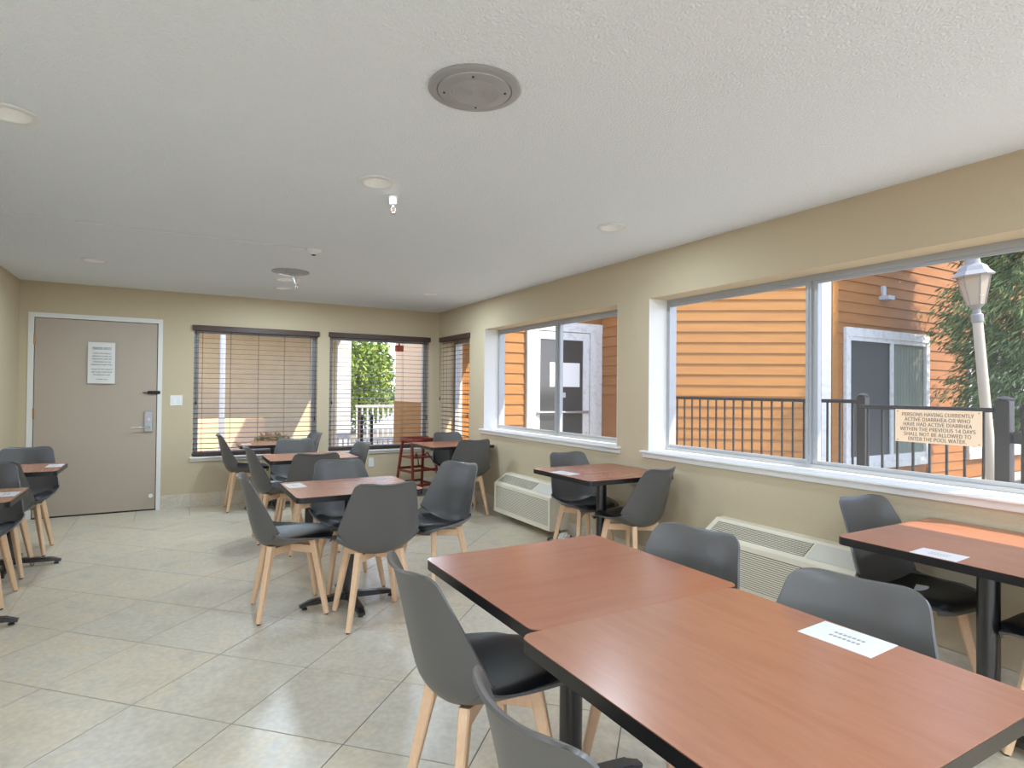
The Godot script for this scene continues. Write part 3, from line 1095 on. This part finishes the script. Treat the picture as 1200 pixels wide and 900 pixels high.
func build_chairs() -> void:
	var list := [
		[-2.315, 5.93, -90.0, "charcoal shell chair at the left of the far half of the long table"],
		[-2.425, 6.765, -88.0, "charcoal shell chair at the bottom edge, nearest to the camera"],
		[-1.72, 6.09, 103.0, "charcoal shell chair behind the long table in front of the air conditioner"],
		[-1.79, 6.735, 104.0, "charcoal shell chair behind the long table beside the white card"],
		[-0.215, 6.17, 174.0, "charcoal shell chair under the large window, far side of the sunlit table"],
		[-0.27, 6.80, 0.0, "charcoal shell chair cut by the right edge of the frame"],
		[-0.295, 3.75, 178.0, "charcoal shell chair by the right wall on the far side of the square table"],
		[-0.325, 4.36, 11.0, "charcoal shell chair by the right wall on the near side of the square table"],
		[-2.555, 3.79, -92.0, "charcoal shell chair at the left of the middle table, seen from its side"],
		[-2.14, 4.155, -2.0, "charcoal shell chair at the middle table with its back to the camera"],
		[-2.115, 3.48, 183.0, "charcoal shell chair on the far side of the middle table, facing the camera"],
		[-1.635, 3.86, 112.0, "charcoal shell chair at the right of the middle table, turned towards the camera"],
		[-2.345, 1.92, -90.0, "charcoal shell chair at the left of the second table from the back blinds"],
		[-2.105, 1.44, 176.0, "charcoal shell chair on the far side of the second table from the back blinds"],
		[-2.14, 2.44, -8.0, "charcoal shell chair on the near side of the second table from the back blinds"],
		[-1.835, 1.96, 97.0, "charcoal shell chair at the right of the second table from the back blinds"],
		[-2.47, 0.33, -90.0, "charcoal shell chair at the left of the table against the wide back blind"],
		[-1.955, 0.41, 100.0, "charcoal shell chair at the right of the table against the wide back blind"],
		[-0.27, 1.16, 178.0, "charcoal shell chair in the far corner behind the corner table"],
		[-0.395, 1.74, -4.0, "charcoal shell chair at the corner table with its back to the camera"],
		[-4.25, 1.50, 180.0, "charcoal shell chair in front of the beige door, far side of the small table"],
		[-4.28, 2.13, 0.0, "charcoal shell chair at the near side of the small table near the door"],
		[-4.26, 2.80, 180.0, "charcoal shell chair at the left frame edge, far side of the nearer small table"]]
	var proto := make_chair()
	for i in list.size():
		var c: Array = list[i]
		if i == 0:
			proto.name = numbered("dining_chair")
			add_child(proto)
			tag(proto, c[3], "chair", "charcoal shell chairs with beech legs")
			proto.position = V(c[0], 0, c[1])
			proto.rotation.y = deg_to_rad(c[2])
		else:
			copy_of(proto, V(c[0], 0, c[1]), c[2], c[3], "dining_chair")

func build_high_chair() -> void:
	var t := thing("high_chair", "dark red wooden high chair in the far corner behind the corner table", "high chair", V(-0.50, 0, 0.55), 10)
	var st: SurfaceTool
	var HT := 0.745
	t.scale = V(0.82, 1.0, 1.0)
	var tops := []
	for sx in [-1, 1]:
		for sz in [-1, 1]:
			st = new_st()
			var b := V(0.235 * sx, 0, 0.225 * sz)
			var tp := V(0.185 * sx, HT - 0.03, 0.115 * sz)
			bar(st, b, tp, 0.036, 0.036, V(1, 0, 0), 0.028, 0.028, 0.12)
			obj("leg", st, M.cherry, t)
	for s in [-1, 1]:
		for y in [0.16, 0.34]:
			var f: float = y / (HT - 0.03)
			var xx := lerpf(0.235, 0.185, f)
			var zz := lerpf(0.225, 0.115, f)
			st = new_st()
			bar(st, V(xx * s, y, -zz), V(xx * s, y, zz), 0.03, 0.03, Vector3.UP, 0.018, 0.018, 0.1)
			obj("side_rung", st, M.cherry, t)
			st = new_st()
			bar(st, V(-xx, y + 0.02, zz * s), V(xx, y + 0.02, zz * s), 0.03, 0.03, Vector3.UP, 0.018, 0.018, 0.1)
			obj("cross_rung", st, M.cherry, t)
		st = new_st()
		bar(st, V(0.187 * s, HT - 0.02, -0.16), V(0.187 * s, HT - 0.02, 0.16), 0.04, 0.04, Vector3.UP, 0.03, 0.03, 0.15)
		obj("arm_rail", st, M.cherry, t)
	st = new_st()
	bevel_box(st, V(-0.19, 0.50, -0.14), V(0.19, 0.518, 0.14), 0.004)
	obj("seat", st, M.cherry, t)
	# curved back and front rails
	for s in [-1, 1]:
		st = new_st()
		var pts := []
		for i in 9:
			var a := float(i) / 8 * 2 - 1
			pts.append(V(a * 0.19, HT - 0.035, s * (0.15 + 0.035 * (1 - a * a))))
		for i in 8:
			bar(st, pts[i], pts[i + 1], 0.075, 0.075, Vector3.UP, 0.018, 0.018, 0.1)
		obj("back_rail" if s < 0 else "front_rail", st, M.cherry, t)
	st = new_st()
	tube(st, [V(-0.06, 0.52, 0.03), V(-0.1, 0.56, 0.1), V(-0.12, 0.50, 0.17), V(-0.115, 0.42, 0.18)], 0.009, 6)
	tube(st, [V(0.06, 0.52, 0.03), V(0.1, 0.56, 0.1), V(0.13, 0.48, 0.17)], 0.009, 6)
	obj("strap", st, M.dark, t)

func build_small_things() -> void:
	# light switch
	var t := thing("light_switch", "white double light switch on the wall beside the door", "switch", V(-3.155, 1.145, 0.0))
	var st := new_st()
	bevel_box(st, V(-0.06, 0.0, 0.0), V(0.06, 0.118, 0.006), 0.002)
	obj("plate", st, M.white, t)
	for s in [-1, 1]:
		st = new_st()
		bevel_box(st, V(0.028 * s - 0.016, 0.026, 0.004), V(0.028 * s + 0.016, 0.092, 0.009), 0.002)
		obj("rocker", st, M.white, t)
	t = thing("wall_outlet", "white power outlet low on the back wall below the blinds", "outlet", V(-0.93, 0.34, 0.0))
	st = new_st()
	bevel_box(st, V(-0.036, 0.0, 0.0), V(0.036, 0.116, 0.006), 0.002)
	obj("plate", st, M.white, t)
	for y in [0.026, 0.066]:
		st = new_st()
		bevel_box(st, V(-0.017, y, 0.004), V(0.017, y + 0.027, 0.008), 0.002)
		obj("socket", st, M.paper, t)
	# crumpled paper beside the air conditioner
	st = new_st()
	var ns := FastNoiseLite.new()
	ns.seed = 4
	ns.frequency = 9.0
	var P := func(i: int, j: int) -> Vector3:
		var a := PI * i / 12.0
		var b := TAU * (j % 20) / 20.0
		var d := V(sin(a) * cos(b), cos(a), sin(a) * sin(b))
		var q := d * (0.055 + 0.035 * ns.get_noise_3dv(d * 0.35))
		q.y = maxf(q.y * 0.9, -0.040)
		return q
	for i in 12:
		for j in 20:
			quad(st, P.call(i, j), P.call(i, j + 1), P.call(i + 1, j + 1), P.call(i + 1, j))
	var o := obj("crumpled_paper", st, M.paper)
	o.position = V(-0.16, 0.040, 3.28)
	tag(o, "crumpled white paper on the floor beside the far air conditioner", "paper")
	st = new_st()
	tube(st, [V(-0.10, 0.10, 3.12), V(-0.12, 0.03, 3.17), V(-0.15, 0.006, 3.22), V(-0.20, 0.006, 3.20), V(-0.24, 0.006, 3.14), V(-0.20, 0.006, 3.09), V(-0.05, 0.006, 3.10), V(-0.02, 0.03, 3.2)], 0.005, 6)
	tag(obj("power_cord", st, M.black), "black power cord looped on the floor under the far air conditioner", "cord")
	# card lying on the chair under the window
	t = thing("seat_card", "small white card lying on the chair under the large window", "card", V(-0.195, 0.4600, 6.20), 20)
	st = new_st()
	bx(st, V(-0.05, 0, -0.03), V(0.05, 0.0012, 0.03))
	obj("sheet", st, M.card, t)

# ------------------------------------------------------------------ outside
func siding(parent: Node, o: Vector3, dir: Vector3, nrm: Vector3, L: float, y0: float, y1: float, m: Array, holes: Array) -> void:
	var rev := 0.156
	var y := y0
	var k := 0
	while y < y1:
		var segs := [[0.0, L]]
		for h in holes:
			if y + rev > h[2] + 0.01 and y < h[3] - 0.01:
				var ns := []
				for s in segs:
					if h[1] <= s[0] or h[0] >= s[1]: ns.append(s)
					else:
						if h[0] > s[0]: ns.append([s[0], h[0]])
						if h[1] < s[1]: ns.append([h[1], s[1]])
				segs = ns
		for s in segs:
			if s[1] - s[0] < 0.02: continue
			var st := new_st()
			var a: Vector3 = o + dir * s[0]
			var b: Vector3 = o + dir * s[1]
			var yb := V(0, y, 0)
			var yt := V(0, y + rev + 0.012, 0)
			var f0 := nrm * 0.023
			var f1 := nrm * 0.006
			quad(st, a + yb + f0, a + yt + f1, b + yt + f1, b + yb + f0)
			quad(st, a + yb, a + yb + f0, b + yb + f0, b + yb)
			quad(st, a + yb, a + yt, a + yt + f1, a + yb + f0)
			quad(st, b + yb, b + yb + f0, b + yt + f1, b + yt)
			quad(st, a + yt, b + yt, b + yt + f1, a + yt + f1)
			obj("siding_board", st, m[k % m.size()], parent)
		y += rev
		k += 1

func picket_run(f: Node, x: float, za: float, zb: float, top: float, z0: float, sp: float) -> void:
	var st := new_st()
	bevel_box(st, V(x - 0.016, top - 0.032, za), V(x + 0.016, top, zb), 0.003)
	obj("top_rail", st, M.fence, f)
	st = new_st()
	bevel_box(st, V(x - 0.014, 0.10, za), V(x + 0.014, 0.13, zb), 0.003)
	obj("bottom_rail", st, M.fence, f)
	st = new_st()
	bevel_box(st, V(-0.008, 0.1, -0.008), V(0.008, top - 0.025, 0.008), 0.002)
	var pm := commit(st)
	var z := z0
	while z < zb - 0.02:
		if z > za + 0.02:
			var o := inst("baluster", pm, M.fence, f)
			o.position = V(x, 0, z)
		z += sp
func fence_post(f: Node, x: float, z: float, top: float, w: float) -> void:
	var st := new_st()
	bevel_box(st, V(x - w / 2, -0.12, z - w / 2), V(x + w / 2, top, z + w / 2), 0.004)
	var p := obj("post", st, M.fence, f)
	st = new_st()
	lathe(st, [V2(w * 0.72, top), V2(w * 0.72, top + 0.01), V2(w * 0.45, top + 0.022), V2(0, top + 0.03)], V(x, 0, z), 4)
	obj("post_cap", st, M.fence, p)

func build_outside() -> void:
	var st := new_st()
	bx(st, V(-30, -0.3, -30), V(40, -0.20, 40))
	structure("ground", st, M.concrete)
	st = new_st()
	bx(st, V(0.28, -0.20, -0.25), V(16, -0.12, 16))
	bx(st, V(-8.75, -0.20, -12), V(16, -0.12, -0.25))
	structure("patio", st, M.concrete)

	# neighbouring wing: entry wall A, side wall B, slanted wall C, long wall D
	var b := thing("neighbour_building", "orange lap-sided neighbouring building seen through the right windows", "building", Vector3.ZERO)
	var TOP := 5.3
	var G := -0.12
	st = new_st()
	var outline := PackedVector2Array([V2(0.30, -0.12), V2(2.93, -0.12), V2(2.93, 1.08), V2(5.0, 2.51), V2(15.0, 2.51), V2(15.0, -2.0), V2(0.30, -2.0)])
	slab(st, outline, G, TOP)
	obj("core_wall", st, M.orange_shaded, b)
	st = new_st()
	slab(st, PackedVector2Array([V2(0.2, -0.2), V2(2.85, -0.2), V2(2.85, 1.2), V2(4.9, 2.7), V2(15.2, 2.7), V2(15.2, -2.2), V2(0.2, -2.2)]), TOP, TOP + 0.12)
	obj("roof_edge", st, M.outwhite, b)
	var dd := 2.05
	siding(b, V(0.30, 0, -0.12), V(1, 0, 0), V(0, 0, 1), 2.62, -0.10, TOP, [M.orange], [[1.16, 2.62, 0.0, 2.44]])
	siding(b, V(2.93, 0, -0.10), V(0, 0, 1), V(-1, 0, 0), 1.18, -0.10, TOP, [M.orange_shaded], [])
	var cd := (V(5.0, 0, 2.51) - V(2.93, 0, 1.08))
	var cl := cd.length()
	cd = cd.normalized()
	siding(b, V(2.93, 0, 1.08), cd, V(-cd.z, 0, cd.x), cl, -0.10, TOP, [M.orange], [])
	siding(b, V(5.0, 0, 2.51), V(1, 0, 0), V(0, 0, 1), 10.0, -0.10, TOP, [M.orange_shaded], [[0.28, 2.66, 0.2, 2.34], [3.96, 6.20, 0.2, 2.34]])  # long wall gets the darker copy, its shade is in the colour
	# corner boards
	st = new_st()
	bevel_box(st, V(-0.13, 0, -0.012), V(0.0, TOP, 0.03), 0.003, Transform3D(Basis(cd, Vector3.UP, V(-cd.z, 0, cd.x)), V(5.0, 0, 2.51)))
	obj("corner_board", st, M.outwhite, b)
	st = new_st()
	bevel_box(st, V(5.0, 0, 2.50), V(5.14, TOP, 2.545), 0.003)
	obj("corner_board", st, M.orange, b)
	st = new_st()
	bevel_box(st, V(0.30, 0, -0.12), V(0.40, TOP, -0.08), 0.003)
	obj("corner_board", st, M.outwhite, b)
	# entrance door in wall A
	var dr := Node3D.new()
	dr.name = "entrance_door"
	b.add_child(dr)
	var z := -0.10
	st = new_st()
	bx(st, V(1.47, 0.19, z - 0.02), V(1.66, 2.29, z + 0.05))
	bx(st, V(2.66, 0.19, z - 0.02), V(2.91, 2.29, z + 0.03))
	bx(st, V(2.66, 0.19, z + 0.03), V(2.78, 2.29, z + 0.055))
	bx(st, V(1.47, 2.29, z - 0.02), V(2.91, 2.44, z + 0.04))
	bx(st, V(1.40, 0.0, z - 0.02), V(2.91, 0.19, z + 0.06))
	obj("casing", st, M.outwhite, dr)
	st = new_st()
	bx(st, V(1.67, 0.42, z - 0.01), V(1.71, 2.16, z + 0.03))
	bx(st, V(2.53, 0.42, z - 0.01), V(2.65, 2.16, z + 0.03))
	bx(st, V(1.67, 2.16, z - 0.01), V(2.65, 2.28, z + 0.03))
	bx(st, V(1.67, 0.20, z - 0.01), V(2.65, 0.42, z + 0.03))
	obj("leaf_frame", st, M.outwhite, dr)
	st = new_st()
	bx(st, V(1.71, 0.42, z), V(2.53, 2.16, z + 0.012))
	obj("door_glass", st, M.darkglass, dr)
	st = new_st()
	tube(st, [V(1.64, 1.02, z + 0.07), V(2.60, 1.02, z + 0.07)], 0.021, 10)
	for x in [1.66, 2.58]:
		tube(st, [V(x, 1.02, z + 0.03), V(x, 1.02, z + 0.07)], 0.016, 8)
	obj("push_bar", st, M.steel, dr)
	st = new_st()
	bx(st, V(1.90, 1.42, z + 0.013), V(2.47, 1.80, z + 0.016))
	obj("paper_notice", st, M.paper, dr)
	st = new_st()
	bx(st, V(2.09, 1.25, z + 0.013), V(2.20, 1.33, z + 0.015))
	obj("sticker", st, M.alu, dr)
	st = new_st()
	lathe(st, [V2(0.02, 0.66), V2(0.02, 0.70)], V(2.59, 0, z + 0.03), 10)
	obj("lock_cylinder", st, M.steel, dr)
	# sliding doors in wall D
	for k in 2:
		var x0: float = [5.30, 8.98][k]
		var x1: float = [7.64, 11.18][k]
		var w := Node3D.new()
		w.name = "sliding_window" if k == 0 else "sliding_window_001"
		b.add_child(w)
		z = 2.52
		st = new_st()
		bx(st, V(x0, 2.20, z), V(x1, 2.33, z + 0.05))
		bx(st, V(x0, 0.22, z), V(x1, 0.34, z + 0.06))
		bx(st, V(x0, 0.34, z), V(x0 + 0.11, 2.20, z + 0.05))
		bx(st, V(x1 - 0.11, 0.34, z), V(x1, 2.20, z + 0.05))
		obj("casing", st, M.outwhite, w)
		var xm := x0 + 0.11 + (x1 - x0 - 0.22) * 0.53
		st = new_st()
		bx(st, V(xm - 0.04, 0.42, z), V(xm + 0.04, 2.14, z + 0.04))
		bx(st, V(x0 + 0.11, 2.14, z), V(x1 - 0.11, 2.20, z + 0.04))
		bx(st, V(x0 + 0.11, 0.34, z), V(x1 - 0.11, 0.42, z + 0.04))
		obj("sash", st, M.outwhite, w)
		st = new_st()
		bx(st, V(x0 + 0.11, 0.40, z), V(xm - 0.04, 2.15, z + 0.018))
		obj("insect_screen", st, M.screen, w)
		# pleated curtain behind glass
		st = new_st()
		st.set_smooth_group(1)
		var n := 60
		for i in n:
			var xa := lerpf(xm + 0.04, x1 - 0.11, float(i) / n)
			var xb := lerpf(xm + 0.04, x1 - 0.11, float(i + 1) / n)
			var za := z + 0.004 + 0.006 * sin(i * 1.15)
			var zb := z + 0.004 + 0.006 * sin((i + 1) * 1.15)
			quad(st, V(xa, 0.42, za), V(xa, 2.15, za), V(xb, 2.15, zb), V(xb, 0.42, zb))
		obj("curtain", st, M.curtain, w)
		st = new_st()
		quad(st, V(xm + 0.04, 0.42, z + 0.02), V(xm + 0.04, 2.15, z + 0.02), V(x1 - 0.11, 2.15, z + 0.02), V(x1 - 0.11, 0.42, z + 0.02))
		obj("pane", st, M.glass, w)
	# small bracket high on wall D
	st = new_st()
	bx(st, V(6.22, 2.80, 2.52), V(6.40, 2.86, 2.66))
	bx(st, V(6.27, 2.86, 2.52), V(6.35, 3.02, 2.56))
	obj("wall_bracket", st, M.alu, b)

	# low brick wall along D
	var bw := thing("brick_planter", "low brick planter below the far right window outside", "planter", V(9.0, -0.12, 3.3))
	st = new_st()
	bx(st, V(0, 0, 0.0), V(3.0, 0.40, 0.2))
	obj("mortar", st, M.stucco, bw)
	st = new_st()
	bevel_box(st, V(0.0, 0, 0), V(0.205, 0.058, 0.03), 0.003)
	var bm := commit(st)
	for r in 6:
		for i in 14:
			var o := inst("brick", bm, M.brick, bw)
			o.position = V(0.01 + i * 0.213 - (0.1 if r % 2 else 0.0) + 0.1, 0.006 + r * 0.066, 0.185)

	# pool fence with gate
	var f := thing("pool_fence", "black metal picket fence outside the large window", "fence", Vector3.ZERO)
	picket_run(f, 1.905, 2.30, 4.74, 1.302, 2.483 - 0.1139, 0.1139)
	fence_post(f, 1.905, 2.28, 1.33, 0.05)
	fence_post(f, 1.85, 4.765, 1.33, 0.07)
	picket_run(f, 1.755, 4.80, 5.72, 1.262, 4.8597, 0.114)
	fence_post(f, 1.79, 5.765, 1.315, 0.085)
	var g := thing("pool_gate", "black metal fence gate at the right end of the pool fence", "gate", Vector3.ZERO)
	picket_run(g, 1.80, 5.86, 7.2, 1.255, 5.95, 0.114)
	fence_post(g, 1.80, 5.875, 1.275, 0.035)
	st = new_st()
	bevel_box(st, V(1.77, 1.02, 5.815), V(1.83, 1.10, 5.87), 0.006)
	obj("latch", st, M.fence, g)
	# sign on the fence
	var sg := thing("pool_sign", "cream pool rules sign with dark lettering on the fence", "sign", V(1.728, 0.985, 5.085))
	st = new_st()
	bevel_box(st, V(0.0, 0.0, 0.0), V(0.006, 0.250, 0.575), 0.001)
	obj("board", st, M.sign, sg)
	var lines := [["PERSONS HAVING CURRENTLY", 0.475], ["ACTIVE DIARRHEA OR WHO", 0.435], ["HAVE HAD ACTIVE DIARRHEA", 0.455], ["WITHIN THE PREVIOUS 14 DAYS", 0.50], ["SHALL NOT BE ALLOWED TO", 0.445], ["ENTER THE POOL WATER.", 0.385]]
	for i in lines.size():
		text(lines[i][0], 0.038, M.ink, sg, V(-0.0012, 0.213 - i * 0.0372, 0.2875), -PI / 2, "lettering", lines[i][1])
	for q in [[0.015, 0.018], [0.015, 0.557], [0.235, 0.018], [0.235, 0.557]]:
		st = new_st()
		tube(st, [V(0.0, q[0], q[1]), V(-0.002, q[0], q[1])], 0.004, 8)
		obj("screw", st, M.ink, sg)

	# leaning lamp post
	var lp := thing("lamp_post", "leaning pale lamp post with a hexagonal lantern outside the window", "lamp post", V(2.765, -0.12, 5.376))
	lp.basis = Basis(V(-0.497, 0, 0.868).normalized(), deg_to_rad(0.0))
	var lean := V(2.572, 1.97, 5.29) - V(2.765, -0.12, 5.376)
	var up := lean.normalized()
	lp.basis = Basis(Quaternion(Vector3.UP, up))
	var LL := lean.length()
	st = new_st()
	lathe(st, [V2(0.046, 0.0), V2(0.046, 0.04), V2(0.043, 0.05), V2(0.036, LL - 0.01), V2(0.0, LL - 0.01)], Vector3.ZERO, 24)
	obj("pole", st, M.pole, lp)
	st = new_st()
	lathe(st, [V2(0.038, LL - 0.02), V2(0.043, LL - 0.015), V2(0.043, LL + 0.045), V2(0.03, LL + 0.055), V2(0.027, LL + 0.09), V2(0.06, LL + 0.127), V2(0.0, LL + 0.127)], Vector3.ZERO, 24)
	obj("collar", st, M.lamp_metal, lp)
	var yb := LL + 0.127
	var yt := LL + 0.372
	for i in 6:
		var a := TAU * i / 6 + 0.25
		var c := TAU * (i + 1) / 6 + 0.25
		st = new_st()
		quad(st, V(cos(a) * 0.060, yb, sin(a) * 0.060), V(cos(c) * 0.060, yb, sin(c) * 0.060), V(cos(c) * 0.114, yt, sin(c) * 0.114), V(cos(a) * 0.114, yt, sin(a) * 0.114))
		obj("lantern_pane", st, M.lamp_glass, lp)
		st = new_st()
		bar(st, V(cos(a) * 0.062, yb, sin(a) * 0.062), V(cos(a) * 0.116, yt, sin(a) * 0.116), 0.009, 0.009, V(cos(a), 0, sin(a)))
		obj("lantern_rib", st, M.lamp_metal, lp)
	st = new_st()
	lathe(st, [V2(0.0, yt), V2(0.140, yt - 0.010), V2(0.146, yt), V2(0.112, yt + 0.035), V2(0.096, yt + 0.070), V2(0.062, yt + 0.095)], Vector3.ZERO, 6, true)
	lathe(st, [V2(0.058, yt + 0.09), V2(0.052, yt + 0.150), V2(0.078, yt + 0.160), V2(0.074, yt + 0.170), V2(0.04, yt + 0.180), V2(0, yt + 0.182)], Vector3.ZERO, 20)
	obj("lantern_roof", st, M.lamp_metal, lp)

	conifer()
	back_garden()

func conifer() -> void:
	var t := thing("conifer_tree", "dark green conifer with pale drooping tips behind the lamp post", "tree", V(7.3, -0.12, 4.45))
	var st := new_st()
	tube(st, [V(0, 0, 0), V(0.03, 2.0, 0.02), V(0, 8.0, 0)], 0.13, 10, 0.03)
	obj("trunk", st, M.bark, t)
	st = new_st()
	var r := RandomNumberGenerator.new()
	r.seed = 5
	var pal := [Color(0.035, 0.06, 0.022), Color(0.06, 0.10, 0.03), Color(0.09, 0.14, 0.04), Color(0.15, 0.20, 0.065), Color(0.21, 0.26, 0.09)]
	for i in 7500:
		var y := r.randf_range(1.15, 7.8)
		var maxr := 1.62 * clampf((8.6 - y) / 5.2, 0.12, 1.0) * (0.86 + 0.14 * sin(y * 5.0))
		if y < 1.7: maxr *= 0.75
		var az := r.randf() * TAU
		var rad := maxr * sqrt(r.randf_range(0.02, 1.0))
		var c := V(cos(az) * rad, y + r.randf_range(-0.1, 0.1) - rad * 0.15, sin(az) * rad)
		var out := V(cos(az), -0.75, sin(az)).normalized()
		var tip := r.randi() % 3
		for q in 13:
			var d := (out + V(r.randf_range(-0.6, 0.6), r.randf_range(-0.5, 0.25), r.randf_range(-0.6, 0.6))).normalized()
			var L := r.randf_range(0.07, 0.17)
			var sd := d.cross(V(r.randf_range(-1, 1), r.randf_range(-1, 1), r.randf_range(-1, 1))).normalized() * r.randf_range(0.006, 0.012)
			var col: Color = pal[tip + (q % 3)]
			var p := c + V(r.randf_range(-0.1, 0.1), r.randf_range(-0.08, 0.08), r.randf_range(-0.1, 0.1))
			st.set_color(col); st.add_vertex(p - sd * 0.6)
			st.set_color(col); st.add_vertex(p + d * L * 0.6 - sd)
			st.set_color(col); st.add_vertex(p + d * L)
			st.set_color(col); st.add_vertex(p - sd * 0.6)
			st.set_color(col); st.add_vertex(p + d * L)
			st.set_color(col); st.add_vertex(p + d * L * 0.6 + sd)
	var fo := obj("foliage", st, M.needles, t)
	fo.set_meta("kind", "stuff")

func leafy(called: String, label: String, category: String, at: Vector3, rx: float, ry: float, pal: Array, n: int, sd: int, trunk: float) -> void:
	var t := thing(called, label, category, at)
	var st := new_st()
	tube(st, [V(0, 0, 0), V(0.02, trunk + ry * 0.6, 0)], 0.06, 8, 0.03)
	obj("stem", st, M.bark, t)
	st = new_st()
	var r := RandomNumberGenerator.new()
	r.seed = sd
	for i in n:
		var d := V(r.randfn(), r.randfn(), r.randfn()).normalized() * pow(r.randf(), 0.4)
		var c := V(d.x * rx, trunk + ry + d.y * ry, d.z * rx)
		var a := V(r.randfn(), r.randfn(), r.randfn()).normalized()
		var b := a.cross(V(r.randfn(), r.randfn(), r.randfn())).normalized()
		var L := r.randf_range(0.05, 0.10)
		var col: Color = pal[r.randi() % pal.size()]
		for p in [c - a * L, c + b * L * 0.5, c + a * L, c - a * L, c + a * L, c - b * L * 0.5]:
			st.set_color(col)
			st.add_vertex(p)
	var o := obj("foliage", st, M.needles, t)
	o.set_meta("kind", "stuff")

func back_garden() -> void:
	# what shows between the slats of the back blinds
	var h := thing("garden_building", "pale beige building seen through the wide back blind", "building", V(-3.4, -0.12, -6.2))
	var st := new_st()
	bx(st, V(-6, 0, -0.3), V(3.75, 4.5, 0))
	obj("wall", st, M.stucco, h)
	st = new_st()
	bx(st, V(3.45, 0, 0.0), V(3.76, 4.5, 0.18))
	obj("corner_post", st, M.outwhite, h)
	st = new_st()
	bx(st, V(-6, 2.75, 0.0), V(3.6, 2.9, 1.6))  # out-of-view roof added to keep the sun off this wall
	obj("added_shade_roof", st, M.stucco, h)
	st = new_st()
	tube(st, [V(-2.42, -0.12, -4.2), V(-2.42, 3.0, -4.2)], 0.05, 10)
	tag(obj("garden_post", st, M.alu), "grey metal post outside the wide back blind", "post")
	st = new_st()
	bx(st, V(-5.2, -0.12, -5.4), V(-1.6, 0.75, -5.0))
	tag(obj("garden_wall", st, M.peach), "low peach garden wall outside the wide back blind", "wall")
	leafy("orange_shrub", "orange flowering shrub outside the wide back blind", "shrub", V(-1.55, -0.12, -4.3), 0.40, 0.26, [Color(0.40, 0.20, 0.09), Color(0.46, 0.26, 0.12), Color(0.16, 0.18, 0.07)], 700, 3, 0.1)
	leafy("green_tree", "bright green tree outside the back window near the corner", "tree", V(1.25, -0.112, -8.6), 0.95, 1.1, [Color(0.25, 0.34, 0.06), Color(0.36, 0.44, 0.1), Color(0.16, 0.24, 0.05)], 3500, 8, 1.0)
	leafy("garden_hedge", "tall green hedge far outside the back window near the corner", "hedge", V(1.6, -0.112, -12.5), 2.2, 1.5, [Color(0.12, 0.18, 0.05), Color(0.2, 0.28, 0.08), Color(0.28, 0.34, 0.1)], 9000, 12, 0.0)
	var sl := new_st()
	bx(sl, V(-1.0, -0.12, -14.0), V(6.0, -0.112, -2.4))
	structure("garden_ground", sl, M.soil)
	# white railing
	var f := thing("white_railing", "white picket railing outside the back window near the corner", "railing", V(0.35, -0.112, -5.6))
	st = new_st()
	bx(st, V(0, 1.05, 0), V(2.0, 1.11, 0.04))
	bx(st, V(0, 0.3, 0), V(2.0, 0.35, 0.04))
	obj("rails", st, M.outwhite, f)
	st = new_st()
	bx(st, V(0, 0, 0.008), V(0.03, 1.06, 0.03))
	var pm := commit(st)
	for i in 17:
		var o := inst("picket", pm, M.outwhite, f)
		o.position = V(0.02 + i * 0.12, 0, 0)
	st = new_st()
	for x in [-0.58, -0.42]:
		bx(st, V(x - 0.02, -0.12, -1.75), V(x + 0.02, 0.95, -1.71))
	tag(obj("bollards", st, M.fence), "pair of black metal posts outside the back window near the corner", "posts")
	# side wall beyond the corner
	st = new_st()
	bx(st, V(0.05, -0.12, -1.99), V(0.295, 3.2, -0.25))
	var sw := obj("side_wall", st, M.peach)
	tag(sw, "peach side wall with an orange lower panel beyond the corner blind", "wall")
	st = new_st()
	bx(st, V(0.03, -0.01, -1.98), V(0.05, 1.16, -0.3))
	obj("lower_panel", st, M.orange, sw)
	st = new_st()
	bevel_box(st, V(-0.52, 1.88, -0.34), V(-0.41, 1.965, -0.28), 0.004)
	bx(st, V(-0.475, 1.965, -0.32), V(-0.455, H + 0.2, -0.30))
	tag(obj("red_box", st, M.red), "small red box hanging outside the back window near the corner", "box")
